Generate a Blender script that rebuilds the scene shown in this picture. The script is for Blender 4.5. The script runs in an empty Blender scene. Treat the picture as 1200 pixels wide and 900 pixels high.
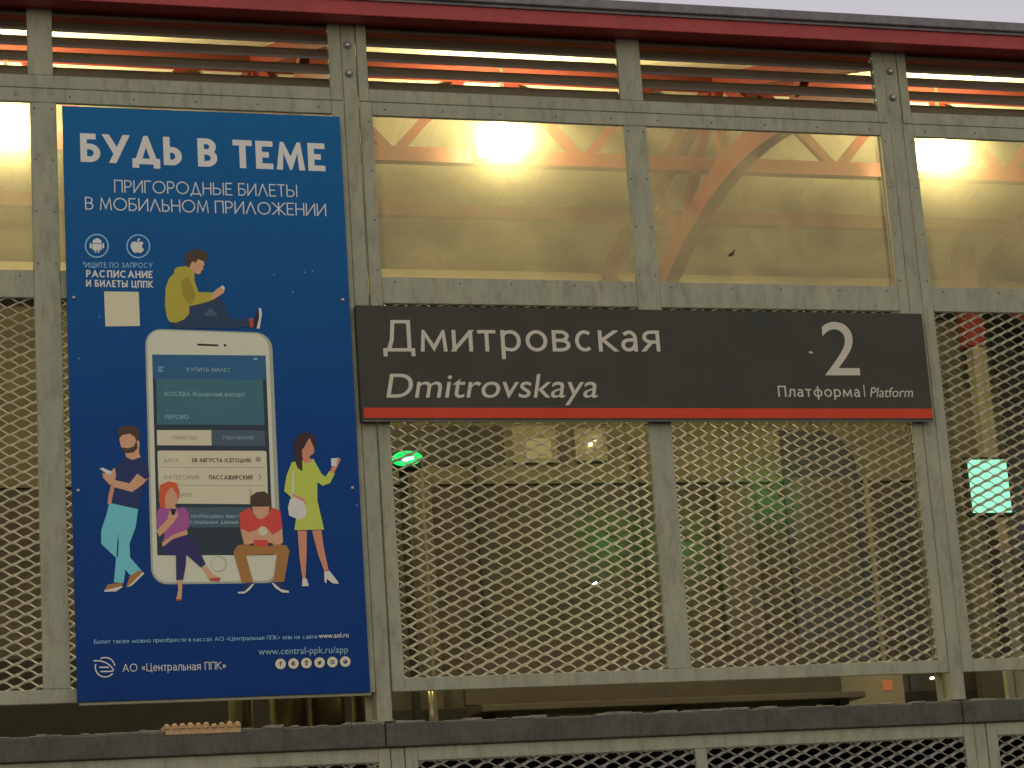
import bpy, bmesh, math, random
from mathutils import Vector, Matrix

random.seed(7)
SC = bpy.context.scene
COL = SC.collection

# ------------------------------------------------------------------ camera
YAW, PITCH, ROLL, F = 0.313310, 0.231235, -0.069092, 2810.17
cy, sy, cp, sp = math.cos(YAW), math.sin(YAW), math.cos(PITCH), math.sin(PITCH)
FW = Vector((sy * cp, cy * cp, sp))
R0 = Vector((cy, -sy, 0)); U0 = R0.cross(FW)
RT = R0 * math.cos(ROLL) + U0 * math.sin(ROLL)
UP = U0 * math.cos(ROLL) - R0 * math.sin(ROLL)
cam_d = bpy.data.cameras.new('camera')
cam_d.sensor_width = 36; cam_d.lens = F / 1200 * 36
cam_d.clip_start = 0.05; cam_d.clip_end = 3000
cam = bpy.data.objects.new('camera', cam_d); COL.objects.link(cam)
cam.matrix_world = Matrix(((RT.x, UP.x, -FW.x, 0), (RT.y, UP.y, -FW.y, 0), (RT.z, UP.z, -FW.z, 0), (0, 0, 0, 1)))
SC.camera = cam
# the world is measured from the eye: the street lies 1.6 m below z = 0,
# the screen wall stands 10 m away in the plane Y = 10
GZ = -1.6

# ------------------------------------------------------------------ sky, sun, exposure
SUN_EL, SUN_AZ = math.radians(7), math.radians(200)     # behind the camera's left shoulder, almost down
w = bpy.data.worlds.new('World'); SC.world = w; w.use_nodes = True
nt = w.node_tree
sky = nt.nodes.new('ShaderNodeTexSky'); sky.sky_type = 'NISHITA'; sky.sun_disc = False
sky.sun_elevation = SUN_EL; sky.sun_rotation = SUN_AZ; sky.air_density = 1.0; sky.dust_density = 4.0; sky.ozone_density = 3.0
bg = nt.nodes['Background']; bg.inputs['Strength'].default_value = 0.10
# thin evening cloud over the whole dome
ctc = nt.nodes.new('ShaderNodeTexCoord'); cn_ = nt.nodes.new('ShaderNodeTexNoise'); cn_.inputs['Scale'].default_value = 2.5; cn_.inputs['Detail'].default_value = 5
cmp_ = nt.nodes.new('ShaderNodeMapping'); cmp_.inputs['Scale'].default_value = (1, 1, 3)
nt.links.new(ctc.outputs['Generated'], cmp_.inputs[0]); nt.links.new(cmp_.outputs[0], cn_.inputs['Vector'])
cmr = nt.nodes.new('ShaderNodeMapRange'); cmr.inputs['From Min'].default_value = .35; cmr.inputs['From Max'].default_value = .65; cmr.inputs['To Min'].default_value = .70; cmr.inputs['To Max'].default_value = .88
nt.links.new(cn_.outputs[0], cmr.inputs[0])
cmx = nt.nodes.new('ShaderNodeMix'); cmx.data_type = 'RGBA'; nt.links.new(cmr.outputs[0], cmx.inputs[0])
nt.links.new(sky.outputs[0], cmx.inputs[6]); cmx.inputs[7].default_value = (3.9, 3.6, 3.75, 1)
nt.links.new(cmx.outputs[2], bg.inputs[0])
sl = bpy.data.lights.new('sun', 'SUN'); sl.energy = 0.10; sl.angle = math.radians(25); sl.color = (1, .93, .82)
so = bpy.data.objects.new('sun', sl); COL.objects.link(so)
sd = Vector((math.sin(SUN_AZ) * math.cos(SUN_EL), math.cos(SUN_AZ) * math.cos(SUN_EL), math.sin(SUN_EL)))
so.rotation_euler = sd.to_track_quat('Z', 'Y').to_euler()
SC.view_settings.view_transform = 'Standard'; SC.view_settings.look = 'None'
SC.view_settings.exposure = 0.75; SC.view_settings.gamma = 1.0
SC.cycles.max_bounces = 8; SC.cycles.transparent_max_bounces = 16
SC.cycles.sample_clamp_indirect = 4.0
LAMP_POWER = 380.0

# ------------------------------------------------------------------ helpers
def at(px, py, Y=10.0):
    """survey of the photograph: the point at depth Y seen at photo pixel (px, py) of 1200 x 900"""
    d = FW * F + RT * (px - 600) - UP * (py - 450)
    return d * (Y / d.y)

class MB:
    def __init__(s): s.v = []; s.f = []; s.m = []
    def poly(s, pts, mi=0):
        b = len(s.v); s.v += [tuple(p) for p in pts]; s.f.append(tuple(range(b, b + len(pts)))); s.m.append(mi); return s
    def box(s, x0, x1, y0, y1, z0, z1, mi=0, c=0.0):
        b = len(s.v)
        if c <= 0:
            s.v += [(x, y, z) for x in (x0, x1) for y in (y0, y1) for z in (z0, z1)]
            for q in ((0, 1, 3, 2), (4, 6, 7, 5), (0, 4, 5, 1), (2, 3, 7, 6), (0, 2, 6, 4), (1, 5, 7, 3)):
                s.f.append(tuple(b + i for i in q)); s.m.append(mi)
            return s
        # chamfered box
        idx = {}
        for ix, x in enumerate((x0, x1)):
            for iy, y in enumerate((y0, y1)):
                for iz, z in enumerate((z0, z1)):
                    sx = 1 if ix == 0 else -1; sy_ = 1 if iy == 0 else -1; sz = 1 if iz == 0 else -1
                    for a in range(3):
                        p = [x + sx * c, y + sy_ * c, z + sz * c]; p[a] = (x, y, z)[a]
                        idx[ix, iy, iz, a] = len(s.v); s.v.append(tuple(p))
        def F_(*q): s.f.append(tuple(q)); s.m.append(mi)
        for a in range(3):
            o = [k for k in range(3) if k != a]
            for e in (0, 1):
                q = []
                for (u, v) in ((0, 0), (1, 0), (1, 1), (0, 1)):
                    k = [0, 0, 0]; k[a] = e; k[o[0]] = u; k[o[1]] = v
                    q.append(idx[k[0], k[1], k[2], a])
                F_(*q)
        for a in range(3):          # edges parallel to axis a
            o = [k for k in range(3) if k != a]
            for u in (0, 1):
                for v in (0, 1):
                    k0 = [0, 0, 0]; k0[o[0]] = u; k0[o[1]] = v; k1 = list(k0); k1[a] = 1
                    F_(idx[(*k0, o[0])], idx[(*k1, o[0])], idx[(*k1, o[1])], idx[(*k0, o[1])])
        for ix in (0, 1):
            for iy in (0, 1):
                for iz in (0, 1):
                    F_(*[idx[ix, iy, iz, a] for a in range(3)])
        return s
    def bar(s, p, q, wd, ht, mi=0):
        """rectangular bar from p to q, wd across, ht in the upright direction"""
        p = Vector(p); q = Vector(q); d = (q - p).normalized()
        ref = Vector((0, 0, 1)) if abs(d.z) < .95 else Vector((0, 1, 0))
        a = d.cross(ref).normalized() * wd / 2; b_ = d.cross(a).normalized() * ht / 2
        n = len(s.v)
        for e in (p, q):
            for u, v in ((-1, -1), (1, -1), (1, 1), (-1, 1)):
                s.v.append(tuple(e + a * u + b_ * v))
        for i in range(4):
            j = (i + 1) % 4; s.f.append((n + i, n + j, n + 4 + j, n + 4 + i)); s.m.append(mi)
        s.f.append((n + 3, n + 2, n + 1, n)); s.m.append(mi); s.f.append((n + 4, n + 5, n + 6, n + 7)); s.m.append(mi)
        return s
    def tube(s, pts, r, seg=12, mi=0, caps=True, rr=None):
        pts = [Vector(p) for p in pts]; n = len(s.v); k = len(pts)
        for i, p in enumerate(pts):
            d = (pts[min(i + 1, k - 1)] - pts[max(i - 1, 0)]).normalized()
            ref = Vector((0, 0, 1)) if abs(d.z) < .9 else Vector((1, 0, 0))
            a = d.cross(ref).normalized(); b_ = d.cross(a)
            ri = rr[i] if rr else r
            for j in range(seg):
                t = 2 * math.pi * j / seg
                s.v.append(tuple(p + (a * math.cos(t) + b_ * math.sin(t)) * ri))
        for i in range(k - 1):
            for j in range(seg):
                j2 = (j + 1) % seg
                s.f.append((n + i * seg + j, n + i * seg + j2, n + (i + 1) * seg + j2, n + (i + 1) * seg + j)); s.m.append(mi)
        if caps:
            s.f.append(tuple(n + j for j in range(seg))); s.m.append(mi)
            s.f.append(tuple(n + (k - 1) * seg + j for j in reversed(range(seg)))); s.m.append(mi)
        return s
    def build(s, name, mats, parent=None, smooth=False, **props):
        me = bpy.data.meshes.new(name)
        off = parent.get('_o', (0, 0, 0)) if parent is not None else (0, 0, 0)
        off = Vector(off)
        me.from_pydata([tuple(Vector(v) - off) for v in s.v], [], s.f)
        if not isinstance(mats, (list, tuple)): mats = [mats]
        for m in mats: me.materials.append(m)
        if len(mats) > 1:
            me.polygons.foreach_set('material_index', s.m)
        me.update()
        bm = bmesh.new(); bm.from_mesh(me); bmesh.ops.recalc_face_normals(bm, faces=bm.faces); bm.to_mesh(me); bm.free()
        if smooth:
            me.polygons.foreach_set('use_smooth', [True] * len(me.polygons))
        o = bpy.data.objects.new(name, me); COL.objects.link(o)
        if parent is not None:
            o.parent = parent; o['_o'] = tuple(off)
        for k, v in props.items(): o[k] = v
        return o

def thing(name, label, cat, loc, group=None):
    o = bpy.data.objects.new(name, None); COL.objects.link(o)
    o.location = loc; o['_o'] = tuple(loc); o['label'] = label; o['category'] = cat
    o.empty_display_size = .2
    if group: o['group'] = group
    return o
def tag(o, label, cat, group=None):
    o['label'] = label; o['category'] = cat
    if group: o['group'] = group
    return o
def copy_tree(o, parent=None):
    c = o.copy(); COL.objects.link(c); c.parent = parent
    for ch in list(o.children): copy_tree(ch, c)
    return c
def moved(o, dx, label=None, dz=0):
    c = copy_tree(o); c.location = o.location + Vector((dx, 0, dz))
    if label: c['label'] = label
    return c

# ------------------------------------------------------------------ materials
def mat(name, col, rough=.6, metal=0, var=.12, scale=6, streak=0, bump=.0, bscale=60, spec=.5, dirt=None, dirt_amt=0, fine=0.0):
    m = bpy.data.materials.new(name); m.use_nodes = True
    t = m.node_tree; N = t.nodes; L = t.links; b = N['Principled BSDF']
    b.inputs['Roughness'].default_value = rough; b.inputs['Metallic'].default_value = metal
    b.inputs['Specular IOR Level'].default_value = spec
    tc = N.new('ShaderNodeTexCoord')
    n1 = N.new('ShaderNodeTexNoise'); n1.inputs['Scale'].default_value = scale; n1.inputs['Detail'].default_value = 8; n1.inputs['Roughness'].default_value = .65
    geo = N.new('ShaderNodeNewGeometry')
    mp = N.new('ShaderNodeMapping'); L.new(geo.outputs['Position'], mp.inputs[0])
    if streak: mp.inputs['Scale'].default_value = (streak, streak, 1)
    L.new(mp.outputs[0], n1.inputs['Vector'])
    mr = N.new('ShaderNodeMapRange'); mr.inputs['From Min'].default_value = .3; mr.inputs['From Max'].default_value = .7
    mr.inputs['To Min'].default_value = 1 - var; mr.inputs['To Max'].default_value = 1 + var
    L.new(n1.outputs[0], mr.inputs[0])
    mx = N.new('ShaderNodeVectorMath'); mx.operation = 'SCALE'; mx.inputs[0].default_value = col
    L.new(mr.outputs[0], mx.inputs['Scale'])
    out = mx.outputs[0]
    if fine:
        n4 = N.new('ShaderNodeTexNoise'); n4.inputs['Scale'].default_value = 260; n4.inputs['Detail'].default_value = 3
        L.new(geo.outputs['Position'], n4.inputs['Vector'])
        m4 = N.new('ShaderNodeMapRange'); m4.inputs['From Min'].default_value = .3; m4.inputs['From Max'].default_value = .7
        m4.inputs['To Min'].default_value = 1 - fine; m4.inputs['To Max'].default_value = 1 + fine
        L.new(n4.outputs[0], m4.inputs[0])
        x4 = N.new('ShaderNodeVectorMath'); x4.operation = 'SCALE'; L.new(out, x4.inputs[0]); L.new(m4.outputs[0], x4.inputs['Scale']); out = x4.outputs[0]
    if dirt:
        n2 = N.new('ShaderNodeTexNoise'); n2.inputs['Scale'].default_value = scale * 2.3; n2.inputs['Detail'].default_value = 10; n2.inputs['Roughness'].default_value = .75
        mp2 = N.new('ShaderNodeMapping'); mp2.inputs['Scale'].default_value = (3, 3, .7); mp2.inputs['Location'].default_value = (3.1, 1.7, 5.2)
        L.new(geo.outputs['Position'], mp2.inputs[0]); L.new(mp2.outputs[0], n2.inputs['Vector'])
        r2 = N.new('ShaderNodeMapRange'); r2.inputs['From Min'].default_value = .5; r2.inputs['From Max'].default_value = .78
        r2.inputs['To Min'].default_value = 0; r2.inputs['To Max'].default_value = dirt_amt; r2.clamp = True
        L.new(n2.outputs[0], r2.inputs[0])
        mc = N.new('ShaderNodeMix'); mc.data_type = 'RGBA'; L.new(r2.outputs[0], mc.inputs[0])
        L.new(out, mc.inputs[6]); mc.inputs[7].default_value = (*dirt, 1); out = mc.outputs[2]
    L.new(out, b.inputs['Base Color'])
    if bump:
        n3 = N.new('ShaderNodeTexNoise'); n3.inputs['Scale'].default_value = bscale; n3.inputs['Detail'].default_value = 6
        L.new(geo.outputs['Position'], n3.inputs['Vector'])
        bp = N.new('ShaderNodeBump'); bp.inputs['Strength'].default_value = bump; bp.inputs['Distance'].default_value = .01
        L.new(n3.outputs[0], bp.inputs['Height']); L.new(bp.outputs[0], b.inputs['Normal'])
    return m
def emit(name, col, s):
    m = bpy.data.materials.new(name); m.use_nodes = True; t = m.node_tree; t.nodes.clear()
    e = t.nodes.new('ShaderNodeEmission'); e.inputs[0].default_value = (*col, 1); e.inputs[1].default_value = s
    o = t.nodes.new('ShaderNodeOutputMaterial'); t.links.new(e.outputs[0], o.inputs[0]); return m

M = {}
M['paint'] = mat('grey_green_paint', (.365, .375, .24), .5, var=.16, scale=4, streak=2.5, bump=.2, bscale=70, dirt=(.12, .085, .045), dirt_amt=.65, fine=.08)
M['mesh'] = mat('mesh_paint', (.36, .355, .27), .5, var=.18, scale=9, dirt=(.16, .11, .06), dirt_amt=.3)
M['slat'] = mat('louvre_paint', (.115, .09, .055), .45, var=.15, scale=8, dirt=(.07, .05, .03), dirt_amt=.5)
M['rivet'] = mat('rivet_steel', (.16, .15, .12), .4, metal=.6)
M['bolt'] = mat('bolt_zinc', (.55, .54, .48), .35, metal=.5)
M['red'] = mat('red_oxide_paint', (.42, .05, .042), .5, var=.16, scale=4, bump=.1, dirt=(.12, .03, .025), dirt_amt=.5, fine=.05)
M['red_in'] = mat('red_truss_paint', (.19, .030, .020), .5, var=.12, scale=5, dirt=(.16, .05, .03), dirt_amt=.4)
M['flash'] = mat('zinc_flashing', (.20, .19, .18), .5, metal=.2, var=.25, scale=14, streak=1, dirt=(.07, .06, .05), dirt_amt=.7, fine=.12)
M['ceil'] = mat('cream_sheet', (.68, .64, .49), .55, var=.12, scale=3, dirt=(.35, .28, .15), dirt_amt=.35)
M['eaves'] = mat('eaves_white', (.8, .74, .48), .5, var=.05)
M['concrete'] = mat('platform_concrete', (.10, .10, .075), .85, var=.3, scale=7, bump=.5, bscale=40, dirt=(.05, .034, .02), dirt_amt=.85, fine=.2)
M['crumb'] = mat('crumbled_edge', (.24, .225, .18), .9, var=.35, scale=20, bump=.6, bscale=60, dirt=(.07, .06, .05), dirt_amt=.8)
M['asphalt'] = mat('asphalt', (.05, .05, .05), .9, var=.2, scale=9, bump=.4)
M['sign'] = mat('sign_charcoal', (.060, .062, .043), .55, var=.12, spec=.22, scale=6, fine=.14, dirt=(.075, .07, .055), dirt_amt=.2)
M['signedge'] = mat('sign_edge', (.06, .055, .045), .4, metal=.3)
M['stripe'] = mat('sign_red', (.68, .07, .03), .5, var=.06, fine=.06, spec=.15)
M['letter'] = mat('sign_letter', (.64, .61, .45), .55, var=.05, fine=.05)
M['brown'] = mat('brown_render_wall', (.062, .053, .043), .85, var=.3, scale=3, bump=.3, dirt=(.04, .03, .018), dirt_amt=.5)
M['plaster'] = mat('beige_plaster', (.125, .115, .072), .85, var=.25, scale=3, bump=.2, dirt=(.10, .08, .05), dirt_amt=.4)
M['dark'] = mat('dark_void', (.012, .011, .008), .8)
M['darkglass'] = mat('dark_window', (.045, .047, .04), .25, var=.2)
M['door'] = mat('dark_door', (.075, .066, .046), .5, var=.15, scale=5)
M['steel'] = mat('polished_steel', (.62, .54, .38), .30, metal=1.0, var=.15, scale=10)
M['pale'] = mat('pale_board', (.22, .2, .13), .6)
M['pipe'] = mat('dull_pipe', (.17, .155, .105), .5)
M['foam'] = mat('weathered_foam', (.62, .42, .20), .9, var=.2, scale=30, bump=.4, bscale=80, dirt=(.3, .17, .06), dirt_amt=.6)
M['lamp_body'] = mat('lamp_housing', (.25, .24, .2), .5, metal=.3)
M['lens'] = emit('lamp_lens', (1.0, .85, .42), LAMP_POWER)
M['green'] = emit('green_lens', (.02, 1.0, .16), .75)
M['greenhot'] = emit('green_core', (.35, 1.0, .75), 3)
M['greenwash'] = emit('green_wash', (.12, 1.0, .25), 130)
M['greenled'] = emit('green_led', (.2, 1.0, .35), 120)
M['mint'] = emit('mint_screen', (.27, .78, .48), .9)
M['orange'] = emit('orange_glow', (1.0, .32, .10), .2)
M['white_light'] = emit('white_light', (1.0, .85, .45), 3)
M['window_light'] = emit('window_light', (.8, .66, .25), .22)
M['leaf'] = mat('dead_leaf', (.08, .055, .02), .8)

# dusty safety glass: clear film + frosted dirt film that scatters the lamps into a halo
g = bpy.data.materials.new('dusty_glass'); g.use_nodes = True; t = g.node_tree; N = t.nodes; L = t.links; N.clear()
out = N.new('ShaderNodeOutputMaterial'); tr = N.new('ShaderNodeBsdfTransparent'); tr.inputs[0].default_value = (.95, .93, .84, 1)
df = N.new('ShaderNodeBsdfTranslucent'); df.inputs[0].default_value = (.80, .74, .54, 1)
dd = N.new('ShaderNodeBsdfDiffuse'); dd.inputs[0].default_value = (.42, .38, .26, 1)
gl = N.new('ShaderNodeBsdfGlossy'); gl.inputs['Roughness'].default_value = .12
geo = N.new('ShaderNodeNewGeometry')
nz = N.new('ShaderNodeTexNoise'); nz.inputs['Scale'].default_value = 3.2; nz.inputs['Detail'].default_value = 9; nz.inputs['Roughness'].default_value = .62
L.new(geo.outputs['Position'], nz.inputs['Vector'])
mr = N.new('ShaderNodeMapRange'); mr.inputs['From Min'].default_value = .3; mr.inputs['From Max'].default_value = .72; mr.inputs['To Min'].default_value = .05; mr.inputs['To Max'].default_value = .23
L.new(nz.outputs[0], mr.inputs[0])
m2 = N.new('ShaderNodeMixShader'); L.new(mr.outputs[0], m2.inputs[0]); L.new(tr.outputs[0], m2.inputs[1]); L.new(df.outputs[0], m2.inputs[2])
vs = N.new('ShaderNodeVolumeScatter'); vs.inputs['Color'].default_value = (1, .95, .75, 1); vs.inputs['Density'].default_value = 45; vs.inputs['Anisotropy'].default_value = .965
L.new(vs.outputs[0], out.inputs['Volume'])
m3 = N.new('ShaderNodeMixShader'); m3.inputs[0].default_value = .04; L.new(m2.outputs[0], m3.inputs[1]); L.new(dd.outputs[0], m3.inputs[2])
m4 = N.new('ShaderNodeMixShader'); m4.inputs[0].default_value = .04; L.new(m3.outputs[0], m4.inputs[1]); L.new(gl.outputs[0], m4.inputs[2])
L.new(m4.outputs[0], out.inputs[0])
M['glass'] = g

# poster print: the printed blue runs from cyan-blue at the top to navy at the foot
def print_mat(name, col, rough=.35):
    return mat(name, col, rough, var=.03, scale=8, fine=.05, spec=.35)
m = mat('poster_blue', (.008, .088, .27), .4, var=.04, fine=.12, spec=.12)
N = m.node_tree.nodes; L = m.node_tree.links; b = N['Principled BSDF']
src = b.inputs['Base Color'].links[0].from_socket
geo = N.new('ShaderNodeNewGeometry'); sx = N.new('ShaderNodeSeparateXYZ'); L.new(geo.outputs['Position'], sx.inputs[0])
mr = N.new('ShaderNodeMapRange'); mr.inputs['From Min'].default_value = 1.1; mr.inputs['From Max'].default_value = 3.72
L.new(sx.outputs['Z'], mr.inputs[0])
cr = N.new('ShaderNodeValToRGB'); L.new(mr.outputs[0], cr.inputs[0])
e = cr.color_ramp.elements; e[0].position = 0; e[0].color = (.58, .50, .74, 1); e[1].position = 1; e[1].color = (1.4, 1.7, 1.3, 1)
e2 = cr.color_ramp.elements.new(.45); e2.color = (.78, .80, .96, 1)
mm = N.new('ShaderNodeMix'); mm.data_type = 'RGBA'; mm.blend_type = 'MULTIPLY'; mm.inputs[0].default_value = 1
L.new(src, mm.inputs[6]); L.new(cr.outputs[0], mm.inputs[7]); L.new(mm.outputs[2], b.inputs['Base Color'])
M['blue'] = m

# ------------------------------------------------------------------ ground and platform
o = MB().box(-60, 80, -40, 90, GZ - .3, GZ).build('ground', M['asphalt'], kind='structure')
# joints in the slab front stand behind each post
# platform slab, its chipped front lip and the dark space under it
pl = MB()
jx = [2.56 + 2.74 * k for k in range(-3, 5)]
jx = [-30] + jx + [40]
for xa_, xb_ in zip(jx, jx[1:]): pl.box(xa_ + .0025, xb_ - .0025, 9.975 + random.uniform(0, .004), 10.2, .874, .972, c=.005)
pl.box(-30, 40, 10.2005, 14.55, .874, .972)
pl = pl.build('platform', M['concrete'], kind='structure')
lip = MB(); random.seed(3)
x = -1.0
while x < 8.4:
    dx = random.uniform(.02, .09); h = random.choice([.004, .007, .010, .014]) * random.uniform(.6, 1.1)
    y0 = 9.977 + random.uniform(0, .01)
    lip.box(x, x + dx - .001, y0, 10.3, .9725, .9725 + h, c=.002); x += dx
lip.build('slab_lip', M['crumb'], pl)
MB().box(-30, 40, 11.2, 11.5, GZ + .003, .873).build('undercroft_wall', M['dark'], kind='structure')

# ------------------------------------------------------------------ expanded metal
def expanded(W, H):
    LWD, P = .1025, .0231
    A = P / 2; mb = MB()
    hw = Vector((0, .0064, .0052)); th = Vector((0, .0009, -.0009))
    rows = int(H / P) + 1
    nper = int(W / LWD) + 2
    for r in range(rows + 1):
        zc = r * P; ph = (r % 2) * LWD / 2
        path = []
        for k in range(-1, nper * 2):
            xb = k * LWD / 2 + ph; s_ = -1 if k % 2 == 0 else 1
            # knuckle, then the strand to the next knuckle; rising strands are the broad ones
            kw = 1.1 if s_ < 0 else .95
            path += [(xb - .0055, zc + s_ * A - .0014, 1.25), (xb + .0055, zc + s_ * A + .0014, 1.5),
                     (xb + .0170, zc + s_ * A * .50 + .0010, kw), (xb + .0350, zc - s_ * A * .50 + .0008, kw)]
        path = [(max(0, min(W, a)), c, k) for a, c, k in path]
        q = []
        for p in path:
            if not q or p[0] > q[-1][0] + 1e-5: q.append(p)
        n = len(mb.v)
        for (a, c, k) in q:
            c = max(0, min(H, c)); p = Vector((a, 0, c))
            for u, v in ((-1, -1), (1, -1), (1, 1), (-1, 1)):
                mb.v.append(tuple(p + hw * u * k + th * v))
        for i in range(len(q) - 1):
            for j in range(4):
                j2 = (j + 1) % 4
                mb.f.append((n + 4 * i + j, n + 4 * i + j2, n + 4 * i + 4 + j2, n + 4 * i + 4 + j)); mb.m.append(0)
    return mb
emesh_obj = expanded(1.262, 1.716).build('mesh_infill', M['mesh'])
EM = emesh_obj.data; bpy.data.objects.remove(emesh_obj)
def mesh_infill(parent, x0, z0, y=10.012):
    o = bpy.data.objects.new('mesh_infill', EM); COL.objects.link(o); o.parent = parent
    o.location = Vector((x0, y, z0)) - Vector(parent['_o']); return o

def rivet_mesh(r=.0045, h=.003):
    mb = MB(); mb.tube([(0, 0, 0), (0, -h * .6, 0), (0, -h, 0)], r, 8, rr=[r, r * .85, r * .3])
    o = mb.build('rivet', M['rivet'], smooth=True); me = o.data; bpy.data.objects.remove(o); return me
RM = rivet_mesh()
def rivet(parent, x, z, y=10.0):
    o = bpy.data.objects.new('rivet', RM); COL.objects.link(o); o.parent = parent
    o.location = Vector((x, y, z)) - Vector(parent['_o'])

# ------------------------------------------------------------------ one framed screen panel (glass above, mesh below)
YF = 10.0
def screen_panel(label, x0=2.607, x1=2.663, m0=3.879, m1=3.992, x2=5.213, x3=5.264):
    t = thing('screen_panel', label, 'screen panel', (x0, YF, 1.11), 'screen panels between the posts')
    zb, z1, z2, z3, z4, zt = 1.111, 1.170, 2.845, 2.968, 3.732, 3.796
    def bx(n, *a): return MB().box(*a, c=.0025).build(n, M['paint'], t)
    bx('stile', x0, x1, YF, YF + .024, zb, zt); bx('stile', x2, x3, YF, YF + .024, zb, zt)
    bx('mullion', m0, m1, YF + .001, YF + .024, z1 + .0005, z4 - .0005)
    bx('rail', x1 + .0005, x2 - .0005, YF + .0005, YF + .024, zb, z1); bx('rail', x1 + .0005, x2 - .0005, YF + .0005, YF + .024, z4, zt)
    for a, b_ in ((x1, m0), (m1, x2)):
        bx('rail', a + .0005, b_ - .0005, YF + .0015, YF + .024, z2, z3)
    for a, b_ in ((x1, m0), (m1, x2)):
        MB().box(a - .01, b_ + .01, YF + .007, YF + .011, z3 - .01, z4 + .01).build('glass_pane', M['glass'], t)
        # only the pane's outer skin carries the dirt film
        mesh_infill(t, a - .02, z1 - .02)
        for i in range(5):
            xx = a + .06 + i * (b_ - a - .12) / 4
            rivet(t, xx, z4 + .03); rivet(t, xx + .03 * (i % 2), z3 - .025, YF + .0015)
        for i in range(4):
            zz = z3 + .03 + i * (z4 - z3 - .06) / 3
            if i in (0, 1, 3): pass
            rivet(t, a - .018, zz, YF + .001 if a == m1 else YF); rivet(t, b_ + .018, zz, YF + .001 if b_ == m0 else YF)
    return t
sp0 = screen_panel('grey panel of windows and mesh fields directly behind the platform name sign')
sp1 = screen_panel('grey panel of windows and mesh mostly covered by the blue poster', -.150, -.094, 1.126, 1.239, 2.474, 2.5315)
sp2 = moved(sp0, 2.7305, 'grey panel at the right edge, its mesh before the mint green screen')

# ------------------------------------------------------------------ louvre panels above
def louvre_panel(label, x0=2.607, x1=2.653, m0=3.876, m1=3.991, x2=5.210, x3=5.264):
    t = thing('louvre_panel', label, 'louvre', (x0, YF, 3.8), 'louvre panels along the top of the screen wall')
    zb, z1, zt = 3.7985, 3.858, 4.215
    def bx(n, *a): return MB().box(*a, c=.0025).build(n, M['paint'], t)
    bx('stile', x0, x1, YF + .001, YF + .024, zb, zt); bx('stile', x2, x3, YF + .001, YF + .024, zb, zt)
    bx('mullion', m0, m1, YF + .002, YF + .024, z1 + .0005, zt)
    bx('rail', x1 + .0005, x2 - .0005, YF + .001, YF + .024, zb, z1)
    for a, b_ in ((x1, m0), (m1, x2)):
        for k in range(5):
            z = 3.853 + k * .0715
            mb = MB()
            prof = [(.010, z + .000), (.010, z + .013), (.060, z + .068), (.078, z + .068), (.078, z + .0665), (.0615, z + .0665), (.0115, z + .0115), (.0115, z + .000)]
            n = len(prof)
            for xx in (a - .008, b_ + .008):
                for (yy, zz) in prof: mb.v.append((xx, YF + yy, zz))
            for i in range(n):
                j = (i + 1) % n; mb.f.append((i, j, n + j, n + i)); mb.m.append(0)
            mb.f.append(tuple(range(n))); mb.m.append(0); mb.f.append(tuple(range(2 * n - 1, n - 1, -1))); mb.m.append(0)
            mb.build('slat', M['slat'], t)
    return t
lp0 = louvre_panel('louvre panel of brown horizontal slats between the two bolted posts')
lp1 = louvre_panel('louvre panel of brown horizontal slats above the blue poster', -.150, -.100, 1.120, 1.229, 2.473, 2.5315)
lp2 = moved(lp0, 2.737, 'louvre panel at the right edge beyond the right bolted post')

# ------------------------------------------------------------------ posts
def post(xa, xb, label):
    t = thing('steel_post', label, 'post', ((xa + xb) / 2, YF, .974), 'upright posts of the screen wall')
    MB().box(xa, xb, YF + .007, YF + .09, .985, 4.215, c=.003).build('shaft', M['paint'], t)
    MB().box(xa - .03, xb + .02, YF + .0905, YF + .098, .9965, 4.215).build('added_light_seal', M['paint'], t)  # added strip that blocks lamp light leaking past the post
    MB().box(xa - .02, xb + .012, YF + .03, YF + .12, .9865, .996, c=.002).build('base_plate', M['paint'], t)
    for z in (4.068, 3.931):
        c = (xa + xb) / 2 - .004
        MB().tube([(c, YF + .007, z), (c, YF + .003, z)], .019, 16).build('washer', M['rivet'], t)
        MB().tube([(c, YF + .003, z), (c, YF - .006, z), (c, YF - .011, z)], .013, 10, rr=[.0135, .0125, .006]).build('bolt', M['bolt'], t, smooth=True)
    return t
p0 = post(2.535, 2.602, 'grey bolted post between the blue poster and the platform name sign')
p1 = post(5.270, 5.341, 'grey bolted post at the right end of the platform name sign')

# ------------------------------------------------------------------ fence panels below the slab
def low_panel(label):
    t = thing('mesh_fence', label, 'fence', (2.65, YF, GZ), 'mesh fences below the platform slab')
    x0, x1, x2, x3 = 2.6475, 2.702, 5.306, 5.3585; m0, m1 = 3.975, 4.030; zt = .8725; z1 = .813; zb = -.94; z0 = -.88
    def bx(n, *a): return MB().box(*a, c=.0025).build(n, M['paint'], t)
    bx('stile', x0, x1, YF, YF + .024, zb, zt); bx('stile', x2, x3, YF, YF + .024, zb, zt)
    bx('mullion', m0, m1, YF + .001, YF + .024, z0 + .0005, z1 - .0005)
    bx('rail', x1 + .0005, x2 - .0005, YF + .0005, YF + .024, z1, zt); bx('rail', x1 + .0005, x2 - .0005, YF + .0005, YF + .024, zb, z0)
    for a in (x1, m1): 
        o = mesh_infill(t, a - .006, z0 - .02); o.scale = (1.02, 1, 1)
    return t
fp0 = low_panel('mesh fence panel under the slab directly below the two mesh fields right of the poster')
fp1 = moved(fp0, -2.777, 'mesh fence panel under the slab directly below the blue poster')
fp2 = moved(fp0, 2.777, 'mesh fence panel under the slab in the lower right corner')
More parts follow.
